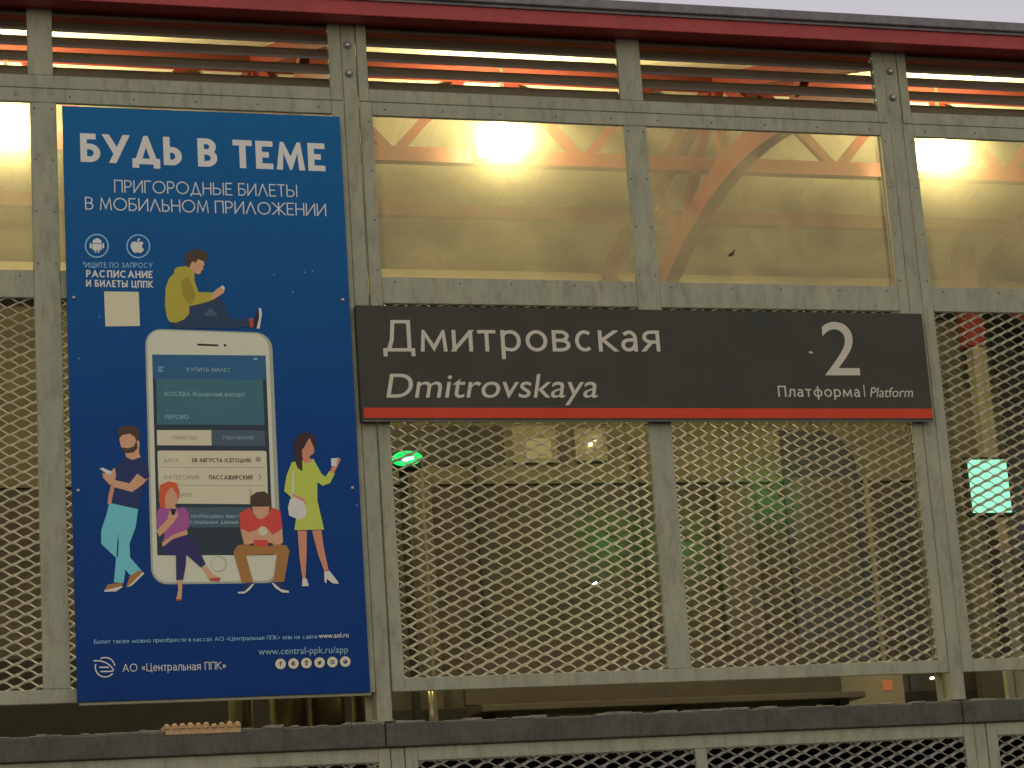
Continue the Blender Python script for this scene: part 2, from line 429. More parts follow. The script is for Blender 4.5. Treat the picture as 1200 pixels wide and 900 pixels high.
for xa, xb, lb in ((2.5855, 2.6445, 'short grey post under the slab at the foot of the poster'), (5.3615, 5.4215, 'short grey post under the slab in the lower right corner')):
    o = MB().box(xa, xb, YF + .004, YF + .08, GZ + .002, .8725, c=.003).build('fence_post', M['paint'])
    tag(o, lb, 'post', 'posts under the slab')

# ------------------------------------------------------------------ canopy
YE = 9.86
zb = at(600, 27, YE).z; zr = at(600, 10, YE).z; zf = at(600, -7, YE - .03).z
cn = thing('platform_canopy', 'red trussed gable canopy with cream ceiling over the platform behind the screen wall', 'canopy', (0, 12.2, .974))
X0, X1 = -16, 22
fb = MB()
fb.box(X0, X1, YE, YE + .012, zb, zr, c=.003); fb.box(X0, X1, YE + .0125, YE + .09, zb, zb + .01)
fb.build('fascia_beam', M['red'], cn)
MB().box(X0, X1, YE + .0905, 10.16, zb + .012, zb + .02).build('soffit', M['red'], cn)
fl = MB(); fl.box(X0, X1, YE - .03, YE + .0, zr + .012, zf, c=.004); fl.box(X0, X1, YE - .012, YE + .008, zr - .002, zr + .0115)
fl.build('flashing', M['flash'], cn)
YR, ZR, YFAR, ZFAR = 12.25, 4.92, 14.42, 4.315
def slope(name, ya, za, yb, zb_):
    mb = MB(); n = 0; pitch = .2
    # ribbed sheets: trapezoid ribs running down the slope
    x = X0; prof = []
    while x < X1:
        prof += [(x, 0), (x + .19, 0), (x + .192, .0012), (x + .198, .0012)]; x += pitch
    for (xx, h) in prof:
        for (y, z) in ((ya, za), (yb, zb_)): mb.v.append((xx, y, z + h))
        for (y, z) in ((ya, za), (yb, zb_)): mb.v.append((xx, y, z + h + .035))
    for i in range(len(prof) - 1):
        a = 4 * i; c = a + 4
        mb.f += [(a, a + 1, c + 1, c), (a + 2, a + 3, c + 3, c + 2)]; mb.m += [0, 0]
    return mb.build(name, M['ceil'], cn)
slope('roof_sheet', YE + .03, zb + .07, YR, ZR)
slope('roof_sheet', YR, ZR, YFAR + .2, ZFAR - .06)
# longitudinal lattice girder under the ridge
YG = 12.42; ZC = at(700, 190, YG).z
SPACE = 2.737
FX0 = 5.35                       # a frame stands here; others every SPACE
MB().bar((X0, YG, ZC), (X1, YG, ZC), .07, .085).build('girder_chord', M['red_in'], cn)
MB().bar((X0, YG, ZC + .60), (X1, YG, ZC + .60), .06, .07).build('girder_chord', M['red_in'], cn)
# purlins under the far slope
for (py_, Y_) in ((250, 13.52),):
    z_ = at(600, py_, Y_).z if py_ == 250 else ZR - (12.9 - YR) * (ZR - ZFAR) / (YFAR - YR) - .05
    MB().bar((X0, Y_, z_), (X1, Y_, z_), .07, .085).build('purlin', M['red_in'], cn)
MB().bar((X0, 11.15, 4.578), (X1, 11.15, 4.578), .07, .06).build('purlin', M['red_in'], cn)
MB().bar((X0, YR, 4.852), (X1, YR, 4.852), .08, .09).build('ridge_beam', M['red_in'], cn)
MB().box(X0, X1, 14.30, 14.34, 4.13, 4.296).build('eaves_board', M['eaves'], cn)
def frame(xf):
    def arc_z(y):                       # arched lower chord, apex near the middle
        return 4.33 - .160 * (y - 11.75) ** 2
    mb = MB(); ys = [10.2 + i * (13.58 - 10.2) / 26 for i in range(27)]
    pts = [(xf, y, arc_z(y)) for y in ys]
    n = len(mb.v)
    for i, p in enumerate(pts):
        a = Vector(pts[max(i - 1, 0)]); b_ = Vector(pts[min(i + 1, 26)]); d = (b_ - a).normalized(); nn = Vector((0, -d.z, d.y))
        for u, v in ((-1, -1), (1, -1), (1, 1), (-1, 1)):
            mb.v.append(tuple(Vector(p) + Vector((.045, 0, 0)) * u + nn * .075 * v))
    for i in range(26):
        for j in range(4):
            j2 = (j + 1) % 4; mb.f.append((n + 4 * i + j, n + 4 * i + j2, n + 4 * i + 4 + j2, n + 4 * i + 4 + j)); mb.m.append(0)
    mb.build('arched_tie', M['red_in'], cn)
    MB().bar((xf, 10.12, zb + .03), (xf, YR, ZR - .06), .08, .1).build('rafter', M['red_in'], cn)
    MB().bar((xf, YR, ZR - .06), (xf, 14.35, ZFAR - .03), .08, .1).build('rafter', M['red_in'], cn)
    def web(y1, y2):
        z1 = arc_z(y1); z2 = ZR - .06 - abs(y2 - YR) * (.31 if y2 > YR else .29)
        MB().bar((xf, y1, z1), (xf, y2, z2), .05, .06).build('web_member', M['red_in'], cn)
    web(12.25, 12.25); web(11.45, 12.2); web(13.0, 12.3); web(13.0, 13.3); web(11.3, 11.0)
    MB().bar((xf, 13.56, arc_z(13.56)), (xf, 14.36, ZFAR - .04), .08, .09).build('web_member', M['red_in'], cn)
    # diagonals of the longitudinal girder either side
    for c in (xf + .80, xf + SPACE - .80):
        for s_ in (-1, 1):
            MB().bar((c, YG, ZC), (c + s_ * .55, YG, ZC + .60), .04, .055).build('girder_diagonal', M['red_in'], cn)
for k in range(-3, 4): frame(FX0 + SPACE * k)
xc = at(1146, 430, 13.98).x
for dx in (0, 5.474):
    c_ = MB().box(xc + dx - .05, xc + dx + .05, 13.93, 14.03, .975, at(1140, 408, 13.98).z, c=.004).build('column', M['pale'], cn)
    MB().box(xc + dx - .085, xc + dx + .045, 13.92, 14.04, at(1140, 408, 13.98).z + .001, 4.42, c=.004).build('column_head', M['red_in'], cn)

# lamps hanging under the canopy
def lamp(c, label):
    t = thing('flood_lamp', label, 'lamp', (c.x, c.y, c.z), 'lamps hanging under the canopy')
    mb = MB(); seg = 20; rings = 11; a, b_, h = .11, .07, .04
    mb.v.append((c.x, c.y, c.z - h)); 
    for r in range(1, rings + 1):
        th = .86 * math.pi * r / rings
        for j in range(seg):
            ph = 2 * math.pi * j / seg
            mb.v.append((c.x + a * math.sin(th) * math.cos(ph), c.y + b_ * math.sin(th) * math.sin(ph), c.z - h * math.cos(th)))
    for j in range(seg): mb.f.append((0, 1 + (j + 1) % seg, 1 + j)); mb.m.append(0)
    for r in range(rings - 1):
        for j in range(seg):
            j2 = (j + 1) % seg; mb.f.append((1 + r * seg + j, 1 + r * seg + j2, 1 + (r + 1) * seg + j2, 1 + (r + 1) * seg + j)); mb.m.append(0)
    mb.build('lens', M['lens'], t, smooth=True)
    mb = MB(); mb.tube([(c.x, c.y, c.z + .056), (c.x, c.y, c.z + .075), (c.x, c.y, c.z + .12)], .05, 16, rr=[.05, .05, .03])
    mb.build('housing', M['lamp_body'], t, smooth=True)
    MB().bar((c.x, c.y, c.z + .12), (c.x, c.y, c.z + .42), .02, .02).build('hanger', M['lamp_body'], t)
    g_ = MB(); g_.box(c.x - .16, c.x - .09, c.y + .05, c.y + .14, c.z - .12, c.z + .05, c=.01); g_.bar((c.x - .09, c.y + .08, c.z + .02), (c.x - .02, c.y + .04, c.z + .06), .02, .02)
    g_.build('gear_box', M['lamp_body'], t)
    return t
L0 = at(592, 160, 12.0)
lamp(L0, 'glowing lamp under the canopy seen through the window left of the platform name sign\'s middle')
lamp(at(1104, 176, 12.0), 'glowing lamp under the canopy seen in the window at the right edge')
lamp(at(8, 148, 12.0), 'glowing lamp under the canopy in the window at the left edge, left of the poster')

# ------------------------------------------------------------------ station building behind the mesh
YB = 14.62
bd = thing('station_building', 'dim brown and beige building facade beyond the platform, behind the mesh', 'building', (6, YB, GZ))
def B(px0, py0, px1, py1, Y=YB):
    a = at(px0, py0, Y); b_ = at(px1, py1, Y); return min(a.x, b_.x), max(a.x, b_.x), min(a.z, b_.z), max(a.z, b_.z)
zsplit = at(700, 566, YB).z
MB().box(-20, 26, YB, YB + .3, zsplit, 4.7).build('upper_wall', M['plaster'], bd)
MB().box(-20, 26, YB + .02, YB + .3, 1.50, zsplit - .001).build('lower_wall', M['brown'], bd)
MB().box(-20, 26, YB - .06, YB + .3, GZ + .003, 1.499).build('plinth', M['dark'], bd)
def opening(px0, py0, px1, py1, m_, name='doorway', round_r=0, frame_m=None):
    x0, x1, z0, z1 = B(px0, py0, px1, py1)
    mb = MB(); y = YB - .012; pts = [(x0, z0), (x1, z0)]
    if round_r:
        for i in range(9):
            a = math.pi / 2 * i / 8; pts.append((x1 - round_r + round_r * math.cos(a), z1 - round_r + round_r * math.sin(a)))
    else: pts.append((x1, z1))
    pts.append((x0, z1))
    n = len(pts)
    mb.v = [(x, y, z) for x, z in pts] + [(x, YB + .015, z) for x, z in pts]
    mb.f = [tuple(range(n))] + [(i, (i + 1) % n, n + (i + 1) % n, n + i) for i in range(n)]; mb.m = [0] * (n + 1)
    f = mb.build(name, m_, bd)
    if frame_m:
        for xx in (x0, x1): MB().box(xx - .02, xx + .02, YB - .03, YB - .0125, z0, z1 - round_r).build('door_frame', frame_m, f)
    return f
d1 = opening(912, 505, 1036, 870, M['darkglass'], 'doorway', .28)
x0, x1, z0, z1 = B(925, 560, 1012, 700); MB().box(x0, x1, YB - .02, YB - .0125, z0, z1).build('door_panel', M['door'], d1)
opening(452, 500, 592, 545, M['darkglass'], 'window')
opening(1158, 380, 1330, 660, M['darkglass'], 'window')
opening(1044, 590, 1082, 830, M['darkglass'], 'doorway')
opening(-60, 775, 446, 880, M['dark'], 'doorway')  # no real doorway: near-black sheet standing in for shade behind the poster slot
opening(655, 520, 666, 545, M['darkglass'], 'window')
x0, x1, z0, z1 = B(598, 500, 652, 543); f = MB().box(x0, x1, YB - .03, YB - .001, z0, z1).build('sign_board', M['pale'], bd)
x0, x1, z0, z1 = B(614, 515, 645, 538); MB().box(x0, x1, YB - .034, YB - .0305, z0, z1).build('lit_pane', M['window_light'], f)
x0, x1, z0, z1 = B(671, 503, 711, 541); f = MB().box(x0, x1, YB - .03, YB - .001, z0, z1).build('sign_board', M['pale'], bd)
for (px_, py_) in ((692, 521), (698, 514)):
    c = at(px_, py_, YB - .05); MB().tube([(c.x, YB - .06, c.z), (c.x, YB - .031, c.z)], .012, 10).build('bulb', M['white_light'], f)
for q in ((556, 545, 574, 860, 'darkglass'), (738, 520, 768, 860, 'door'), (836, 575, 905, 860, 'door'), (470, 560, 520, 860, 'door'), (1092, 560, 1120, 860, 'door')):
    x0, x1, z0, z1 = B(*q[:4]); MB().box(x0, x1, YB - .05, YB - .0005, z0, z1, c=.004).build('wall_panel', M[q[4]], bd)
# slim pipes, lit strip
for px_, py0, py1, r in ((492, 520, 800, .012), (1014, 560, 780, .02)):
    a = at(px_, py0, 14.3); mb = MB(); mb.tube([(a.x, 14.3, .975), (a.x, 14.3, a.z)], r, 8)
    tag(mb.build('steel_pipe', M['pipe']), 'thin pale upright pipe behind the mesh ' + ('near the green lamp' if px_ < 600 else 'in front of the rounded dark doorway'), 'pipe')
# beige pilaster and ribs seen in the right-hand mesh
x0, x1, z0, z1 = B(1100, 450, 1168, 540); MB().box(x0, x1, YB - .14, YB - .062, .976, zsplit + .7).build('pilaster', M['plaster'], bd)

# mint lit information screen
x0, x1, z0, z1 = B(1129, 538, 1180, 602, 13.4)
a = at(1131, 539, 13.4); b_ = at(1178, 602, 13.4)
t = thing('information_screen', 'small mint green lit upright screen behind the right-hand mesh', 'screen', ((x0 + x1) / 2, 13.4, .975))
x0, x1, z0, z1 = at(1133, 540, 13.4).x, at(1178, 540, 13.4).x, at(1155, 601, 13.4).z, at(1155, 539, 13.4).z
MB().box(x0, x1, 13.39, 13.396, z0, z1).build('display', M['mint'], t)
MB().box(x0 - .02, x1 + .02, 13.397, 13.46, z0 - .02, z1 + .02, c=.004).build('case', M['dark'], t)
MB().box((x0 + x1) / 2 - .03, (x0 + x1) / 2 + .03, 13.41, 13.45, .975, z0 - .021).build('stand', M['dark'], t)
# green signal lamp
c = at(478, 536, 12.8)
t = thing('signal_lamp', 'bright green lamp glowing behind the mesh just under the left end of the name sign', 'signal lamp', (c.x, 12.8, .975))
mb = MB(); pts = []
for i in range(20):
    a = 2 * math.pi * i / 20; pts.append((c.x + .085 * math.cos(a), c.z + .038 * math.sin(a)))
mb.v = [(x, 12.80, z) for x, z in pts] + [(x * .999 + c.x * .001, 12.86, z) for x, z in pts]
mb.f = [tuple(range(20))] + [(i, (i + 1) % 20, 20 + (i + 1) % 20, 20 + i) for i in range(20)]; mb.m = [0] * 21
mb.build('lens', M['green'], t)
mb = MB(); mb.tube([(c.x - .04, 12.795, c.z - .018), (c.x + .03, 12.795, c.z - .004)], .009, 8); mb.build('bulb', M['greenhot'], t)
MB().box(c.x - .10, c.x + .10, 12.861, 12.95, c.z - .055, c.z + .055, c=.01).build('housing', M['dark'], t)
MB().box(c.x - .02, c.x + .02, 12.9, 12.94, .975, c.z - .056).build('stand', M['dark'], t)
# small green pilot light low behind the mesh
c = at(697, 684, 14.30); mb = MB(); mb.tube([(c.x, 14.28, c.z), (c.x, 14.31, c.z)], .007, 10)
lo_ = mb.build('indicator_light', M['greenled']); tag(lo_, 'tiny green-white indicator light behind the middle of the left mesh field', 'light')
MB().box(c.x - .006, c.x + .006, 14.311, 14.62, c.z - .006, c.z + .006).build('bracket', M['dark'], lo_)
# added green bulbs, hooded from the camera, that tint the wall green
for px_, py_, lb in ((806, 630, 'added hidden green lamp tinting the wall behind the mullion below the name sign'), (917, 577, 'added hidden green lamp tinting the wall beside the rounded dark doorway'), (720, 625, 'added hidden green lamp tinting the patch behind the left mesh field')):
    c = at(px_, py_, 14.45); t_ = thing('added_wash_lamp', lb, 'light', (c.x, 14.5, c.z), 'added green lamps tinting the wall')
    MB().box(c.x - .012, c.x + .012, 14.47, 14.48, c.z - .01, c.z + .01).build('bulb', M['greenwash'], t_)
    h_ = MB(); h_.box(c.x - .03, c.x + .03, 14.45, 14.456, c.z - .03, c.z + .03); h_.box(c.x - .004, c.x + .004, 14.4565, 14.60, c.z + .02, c.z + .028); h_.build('hood', M['brown'], t_)

# things seen in the slot between slab and panel
for px_, py0, r, Y_ in ((282, 858, .055, 10.70), (338, 855, .085, 10.70), (384, 852, .085, 10.70), (430, 850, .07, 10.70)):
    a = at(px_, 830, Y_)
    lb = {282: 'first', 338: 'second', 384: 'third', 430: 'fourth'}[px_]
    mb = MB(); mb.tube([(a.x, Y_, .974), (a.x, Y_, 2.1)], r, 16)
    tag(mb.build('handrail_post', M['steel'], smooth=True), lb + ' shiny steel tube from the left in the slot under the poster', 'post', 'shiny tubes in the slot under the poster')
a = at(505, 820, 11.0); mb = MB(); mb.tube([(a.x, 11, .974), (a.x, 11, 1.26)], .014, 12)
tag(mb.build('handrail_post', M['steel'], smooth=True), 'thin steel tube with a green gleam in the slot right of the post', 'post')
x0, x1, z0, z1 = B(545, 826, 985, 806, 13.8)
zbn = at(700, 803, 13.8).z
t = thing('platform_bench', 'long low brown bench seen in the slot below the mesh fields', 'bench', ((x0 + x1) / 2, 13.8, .975))
MB().box(x0, x1, 13.78, 13.83, at(700, 822, 13.8).z, zbn + .25, c=.004).build('backrest', M['brown'], t)
MB().box(x0, x1, 13.45, 13.775, at(700, 824, 13.6).z - .04, at(700, 824, 13.6).z, c=.004).build('seat', M['door'], t)
for f_ in (.05, .5, .95):
    xx = x0 + (x1 - x0) * f_; MB().box(xx - .03, xx + .03, 13.5, 13.77, .975, at(700, 824, 13.6).z - .041).build('leg', M['dark'], t)
a = at(1040, 803, 13.9); t = thing('vending_machine', 'dim beige cabinet with an orange glow in the slot at the right', 'vending machine', (a.x, 13.9, .975))
xa, xb = at(985, 805, 13.9).x, at(1060, 803, 13.9).x
MB().box(xa, xb, 13.9, 14.3, .975, at(1020, 775, 13.9).z, c=.01).build('cabinet', M['pale'], t)
xa, xb = at(1034, 805, 13.9).x, at(1046, 803, 13.9).x
MB().box(xa, xb, 13.895, 13.899, at(1040, 809, 13.9).z, at(1040, 797, 13.9).z).build('display', M['orange'], t)
for px_, py_, lb in ((1091, 795, 'tiny white light in the slot left of the right post'), (1199, 817, 'tiny warm light in the slot at the right edge')):
    c = at(px_, py_, 14.3); mb = MB(); mb.tube([(c.x, 14.27, c.z), (c.x, 14.3, c.z)], .009, 10)
    tag(mb.build('indicator_light', M['white_light']), lb, 'light')
a = at(1183, 806, 11.5); mb = MB().box(a.x - .022, a.x + .022, 11.48, 11.52, .974, 1.32, c=.003)
tag(mb.build('handrail_post', M['paint']), 'grey square upright in the slot at the right edge', 'post')

# crumbling foam strip on the slab
t = MB(); xa, xb = at(190, 858, 9.99).x, at(282, 850, 9.99).x; zt_ = .985
t.box(xa + .012, xb - .002, 9.972, 10.05, .9735 - .012, .9735 + .018, c=.002)
n = 10; random.seed(5)
for i in range(n):
    u = xa + (xb - xa) * (i + .5) / n; r = (xb - xa) / n * .42
    h = .9915 + random.uniform(.002, .010)
    t.tube([(u, 9.971, .985), (u, 9.971, h), (u, 9.973, h + .006)], r, 8, rr=[r * .9, r, r * .5])
    t.box(u - r, u + r, 9.974, 10.045, .9735, h, c=.004)
tag(t.build('foam_strip', M['foam']), 'weathered beige ribbed strip lying on the slab edge below the poster', 'strip')

# dead leaf on the glass
c = at(857, 297, 10.004); t = MB()
s = .0036
lp = [(-6, -3), (-3, -1), (-1, 1), (2, 2), (5, 6), (6, 5), (4, 1), (3, -2), (0, -4), (-3, -4)]
t.v = [(c.x + x * s, 10.004 - .002 * (i % 2), c.z + z * s) for i, (x, z) in enumerate(lp)] + [(c.x + x * s, 10.0062, c.z + z * s) for x, z in lp]
k = len(lp); t.f = [tuple(range(k)), tuple(range(2 * k - 1, k - 1, -1))] + [(i, (i + 1) % k, k + (i + 1) % k, k + i) for i in range(k)]; t.m = [0] * (k + 2)
tag(t.build('dead_leaf', M['leaf']), 'small dark dead leaf stuck to the second window pane above the sign', 'leaf')

# ------------------------------------------------------------------ lettering
def arc(cx, cy_, rx, ry, a0, a1, n=10):
    return [(cx + rx * math.cos(math.radians(a0 + (a1 - a0) * i / n)), cy_ + ry * math.sin(math.radians(a0 + (a1 - a0) * i / n))) for i in range(n + 1)]
def bowl(y0, y1, x0=0, x1=1, xs=.45):
    r = (y1 - y0) / 2
    return [(x0, y1)] + arc(xs, (y0 + y1) / 2, x1 - xs, r, 90, -90, 10) + [(x0, y0)]
O_ = arc(.5, .5, .5, .5, 90, 450, 28)
# every glyph: width, centre-line strokes in a unit box
G = {
 'А': (.82, [[(0, 0), (.5, 1), (1, 0)], [(.17, .3), (.83, .3)]]),
 'Б': (.60, [[(.92, 1), (0, 1), (0, 0)], bowl(0, .56)]),
 'В': (.60, [[(0, 0), (0, 1)], bowl(.53, 1, x1=.92), bowl(0, .53)]),
 'Г': (.52, [[(0, 0), (0, 1), (1, 1)]]),
 'Д': (.84, [[(0, -.17), (0, .0), (1, .0), (1, -.17)], [(.12, 0), (.5, 1), (.88, 0)]]),
 'Е': (.54, [[(1, 1), (0, 1), (0, 0), (1, 0)], [(0, .51), (.92, .51)]]),
 'Ж': (1.0, [[(.5, 0), (.5, 1)], [(0, 1), (.5, .5), (1, 1)], [(0, 0), (.5, .5), (1, 0)]]),
 'З': (.58, [arc(.45, .76, .45, .24, 150, -90, 10) , arc(.45, .26, .5, .26, 90, -150, 10)]),
 'И': (.72, [[(0, 1), (0, 0)], [(0, 0), (1, 1)], [(1, 1), (1, 0)]]),
 'Й': (.72, [[(0, 1), (0, 0)], [(0, 0), (1, 1)], [(1, 1), (1, 0)], [(.3, 1.2), (.5, 1.13), (.7, 1.2)]]),
 'К': (.64, [[(0, 0), (0, 1)], [(1, 1), (.05, .48)], [(.22, .58), (1, 0)]]),
 'Л': (.78, [[(0, 0), (.5, 1), (1, 0)]]),
 'М': (.88, [[(0, 0), (.12, 1), (.5, .12), (.88, 1), (1, 0)]]),
 'Н': (.68, [[(0, 0), (0, 1)], [(1, 0), (1, 1)], [(0, .51), (1, .51)]]),
 'О': (1.0, [O_]),
 'П': (.66, [[(0, 0), (0, 1), (1, 1), (1, 0)]]),
 'Р': (.58, [[(0, 0), (0, 1)], bowl(.44, 1)]),
 'С': (.84, [arc(.52, .5, .52, .5, 48, 312, 22)]),
 'Т': (.60, [[(0, 1), (1, 1)], [(.5, 1), (.5, 0)]]),
 'У': (.74, [[(0, 1), (.52, .32)], [(1, 1), (.36, 0)]]),
 'Ф': (.9, [[(.5, -.1), (.5, 1.1)], arc(.5, .5, .5, .34, 90, 450, 24)]),
 'Х': (.7, [[(0, 0), (1, 1)], [(0, 1), (1, 0)]]),
 'Ц': (.74, [[(0, 1), (0, 0), (.9, 0)], [(.9, 1), (.9, 0)], [(.9, 0), (1.05, 0), (1.05, -.2)]]),
 'Ш': (.95, [[(0, 1), (0, 0), (1, 0), (1, 1)], [(.5, 0), (.5, 1)]]),
 'Щ': (1.0, [[(0, 1), (0, 0), (.92, 0)], [(.46, 0), (.46, 1)], [(.92, 1), (.92, 0)], [(.92, 0), (1.04, 0), (1.04, -.2)]]),
 'Ы': (.86, [[(0, 1), (0, 0)], bowl(0, .55, x1=.72, xs=.35), [(1, 0), (1, 1)]]),
 'Ь': (.56, [[(0, 1), (0, 0)], bowl(0, .56)]),
 'Ю': (1.15, [[(0, 0), (0, 1)], [(0, .5), (.28, .5)], arc(.64, .5, .36, .5, 90, 450, 24)]),
 'Я': (.62, [[(1, 0), (1, 1)], [(1, 1)] + arc(.5, .72, .5, .28, 90, 270, 10) + [(1, .44)], [(.52, .44), (0, 0)]]),
 '-': (.3, [[(0, .4), (1, .4)]]), '|': (.02, [[(.5, -.1), (.5, 1.1)]]), '.': (.06, [[(0, 0), (0, .08)]]),
 '*': (.3, [[(0, .7), (1, 1)], [(0, 1), (1, .7)]]), '(': (.2, [arc(1, .5, 1, .65, 125, 235, 8)]), ')': (.2, [arc(0, .5, 1, .65, 55, -55, 8)]),
 '0': (.6, [arc(.5, .5, .5, .5, 90, 450, 24)]), '8': (.56, [arc(.5, .76, .44, .24, 90, 450, 18), arc(.5, .26, .5, .26, 90, 450, 18)]),
 '«': (.5, [[(.4, .65), (.05, .4), (.4, .15)], [(.95, .65), (.6, .4), (.95, .15)]]),
 '»': (.5, [[(.05, .65), (.4, .4), (.05, .15)], [(.6, .65), (.95, .4), (.6, .15)]]),
 # lowercase that are not just small capitals (unit box = x-height)
 'а': (.74, [[(.08, .86)] + arc(.5, .62, .46, .38, 100, 0, 7) + [(.96, 0)], [(.96, .56), (.5, .56)] + arc(.42, .27, .42, .27, 95, 265, 9) + arc(.42, .45, .54, .45, -80, -10, 5)]),
 'б': (.78, [arc(.5, .5, .5, .5, 90, 450, 24), [(0, .5), (.02, .95), (.3, 1.3), (.9, 1.42)]]),
 'е': (.82, [[(.02, .52), (1, .52)] + arc(.5, .5, .5, .5, 5, 318, 22)]),
 'р': (.78, [[(0, 1), (0, -.42)], arc(.5, .5, .5, .5, 90, 450, 24)]),
 'у': (.76, [[(0, 1), (.5, 0)], [(1, 1), (.5, 0), (.32, -.3), (.0, -.42)]]),
 'ф': (1.0, [[(.5, -.42), (.5, 1.42)], arc(.5, .5, .5, .5, 90, 450, 26)]),
 'к': (.68, [[(0, 0), (0, 1)], [(1, 1), (.05, .5)], [(.2, .56), (1, 0)]]),
}
for hi, lo in zip('ВГДЖЗИЙЛМНОПСТХЦШЩЫЬЮЯ', 'вгджзийлмнопстхцшщыьюя'):
    G.setdefault(lo, G[hi])
G['о'] = (.92, [O_]); G['с'] = (.76, [arc(.52, .5, .52, .5, 50, 310, 20)])
G['л'] = (.78, [[(0, 0), (.12, .05), (.24, .5), (.28, 1), (1, 1), (1, 0)]])
G['м'] = (.95, [[(0, 0), (.08, 1), (.5, .1), (.92, 1), (1, 0)]])
G['я'] = (.72, G['Я'][1])

HUM = {'Д': (.86, [[(0, -.17), (0, .0), (1, .0), (1, -.17)], [(.13, 0), (.25, .35), (.31, 1), (.87, 1), (.87, 0)]]),
       'м': (1.06, [[(0, 0), (.07, 1), (.5, .1), (.93, 1), (1, 0)]]), 'о': (.88, [O_]), 'т': (.74, [[(0, 1), (1, 1)], [(.5, 1), (.5, 0)]]),
       'р': (.80, [[(0, 1), (0, -.42)], [(0, .8), (.2, .96)] + arc(.5, .5, .5, .5, 90, -90, 14) + [(.2, .04), (0, .15)]]),
       'а': (.70, [[(.08, .86)] + arc(.5, .62, .46, .38, 100, 0, 7) + [(.96, 0)], [(.96, .56), (.5, .56)] + arc(.40, .27, .40, .27, 95, 265, 9) + arc(.42, .45, .54, .45, -80, -10, 5)]),
       'в': (.74, G['В'][1]), 'и': (.82, G['И'][1]), 'к': (.74, G['к'][1])}
def clip(poly, lo, hi):
    for sgn, lim in ((1, lo), (-1, hi)):
        outp = []
        for i in range(len(poly)):
            p = poly[i]; q = poly[(i + 1) % len(poly)]
            dp = sgn * (p[1] - lim); dq = sgn * (q[1] - lim)
            if dp >= 0: outp.append(p)
            if (dp >= 0) != (dq >= 0):
                t_ = dp / (dp - dq); outp.append((p[0] + (q[0] - p[0]) * t_, p[1] + (q[1] - p[1]) * t_))
        poly = outp
        if len(poly) < 3: return []
    return poly
def cyr(body, w=.12, gap=.14, xh=.72, word=.42, wid=1.0, hum=False):
    """flat polygons (u, v) of a line of text, cap height 1"""
    polys = []; x = 0; ci = 0
    for ch in body:
        if ch == ' ': x += word; continue
        W, strokes = HUM[ch] if hum and ch in HUM else G[ch]; low = ch.islower(); h = xh if low else 1.0
        W = W * h * wid; W = max(W, w)
        for s_ in strokes:
            pts = [(x + w / 2 + px_ * (W - w), w / 2 + py_ * (h - w)) for px_, py_ in s_]
            ymin, ymax = (min(0, min(p[1] for p in pts) - w / 2 + .001) if min(p[1] for p in s_) < -.01 else 0), max(h, max(p[1] for p in pts) + w / 2 if max(p[1] for p in s_) > 1.01 else h)
            closed = math.dist(pts[0], pts[-1]) < 1e-6
            if not closed:
                for e0, e1 in ((0, 1), (-1, -2)):
                    dx_, dy_ = pts[e0][0] - pts[e1][0], pts[e0][1] - pts[e1][1]; l_ = math.hypot(dx_, dy_)
                    yv = s_[e0][1]
                    ext = w / 2 if abs(dx_) < 1e-6 or (abs(dy_) > 1e-6 and yv in (0, 1)) else (w / 2 if s_[e0][0] in (0, 1) else 0)
                    if yv in (0, 1) and abs(dx_) > 1e-6 and abs(dy_) > 1e-6: ext = w * 1.1
                    pts[e0] = (pts[e0][0] + dx_ / l_ * ext, pts[e0][1] + dy_ / l_ * ext)
            n = len(pts); L_ = []; R_ = []
            for i in range(n):
                a = pts[i - 1] if i > 0 else (pts[-2] if closed else None); b_ = pts[i + 1] if i < n - 1 else (pts[1] if closed else None); p = pts[i]
                d1_ = (p[0] - a[0], p[1] - a[1]) if a else None; d2_ = (b_[0] - p[0], b_[1] - p[1]) if b_ else None
                if d1_: l_ = math.hypot(*d1_) or 1e-9; d1_ = (d1_[0] / l_, d1_[1] / l_)
                if d2_: l_ = math.hypot(*d2_) or 1e-9; d2_ = (d2_[0] / l_, d2_[1] / l_)
                d1_ = d1_ or d2_; d2_ = d2_ or d1_
                n1_ = (-d1_[1], d1_[0]); n2_ = (-d2_[1], d2_[0]); mx_, my_ = n1_[0] + n2_[0], n1_[1] + n2_[1]
                den = mx_ * n1_[0] + my_ * n1_[1]; k_ = w / 2 * min(1 / max(den, .01) , 3.0 / max(math.hypot(mx_, my_), .3)) 
                L_.append((p[0] + mx_ * k_, p[1] + my_ * k_)); R_.append((p[0] - mx_ * k_, p[1] - my_ * k_))
            for i in range(n - 1):
                q = clip([L_[i], L_[i + 1], R_[i + 1], R_[i]], ymin, ymax)
                if q: polys.append((q, ci, strokes.index(s_)))
        ci += 1; x += W + gap * (.9 if low else 1)
    return polys, x - gap

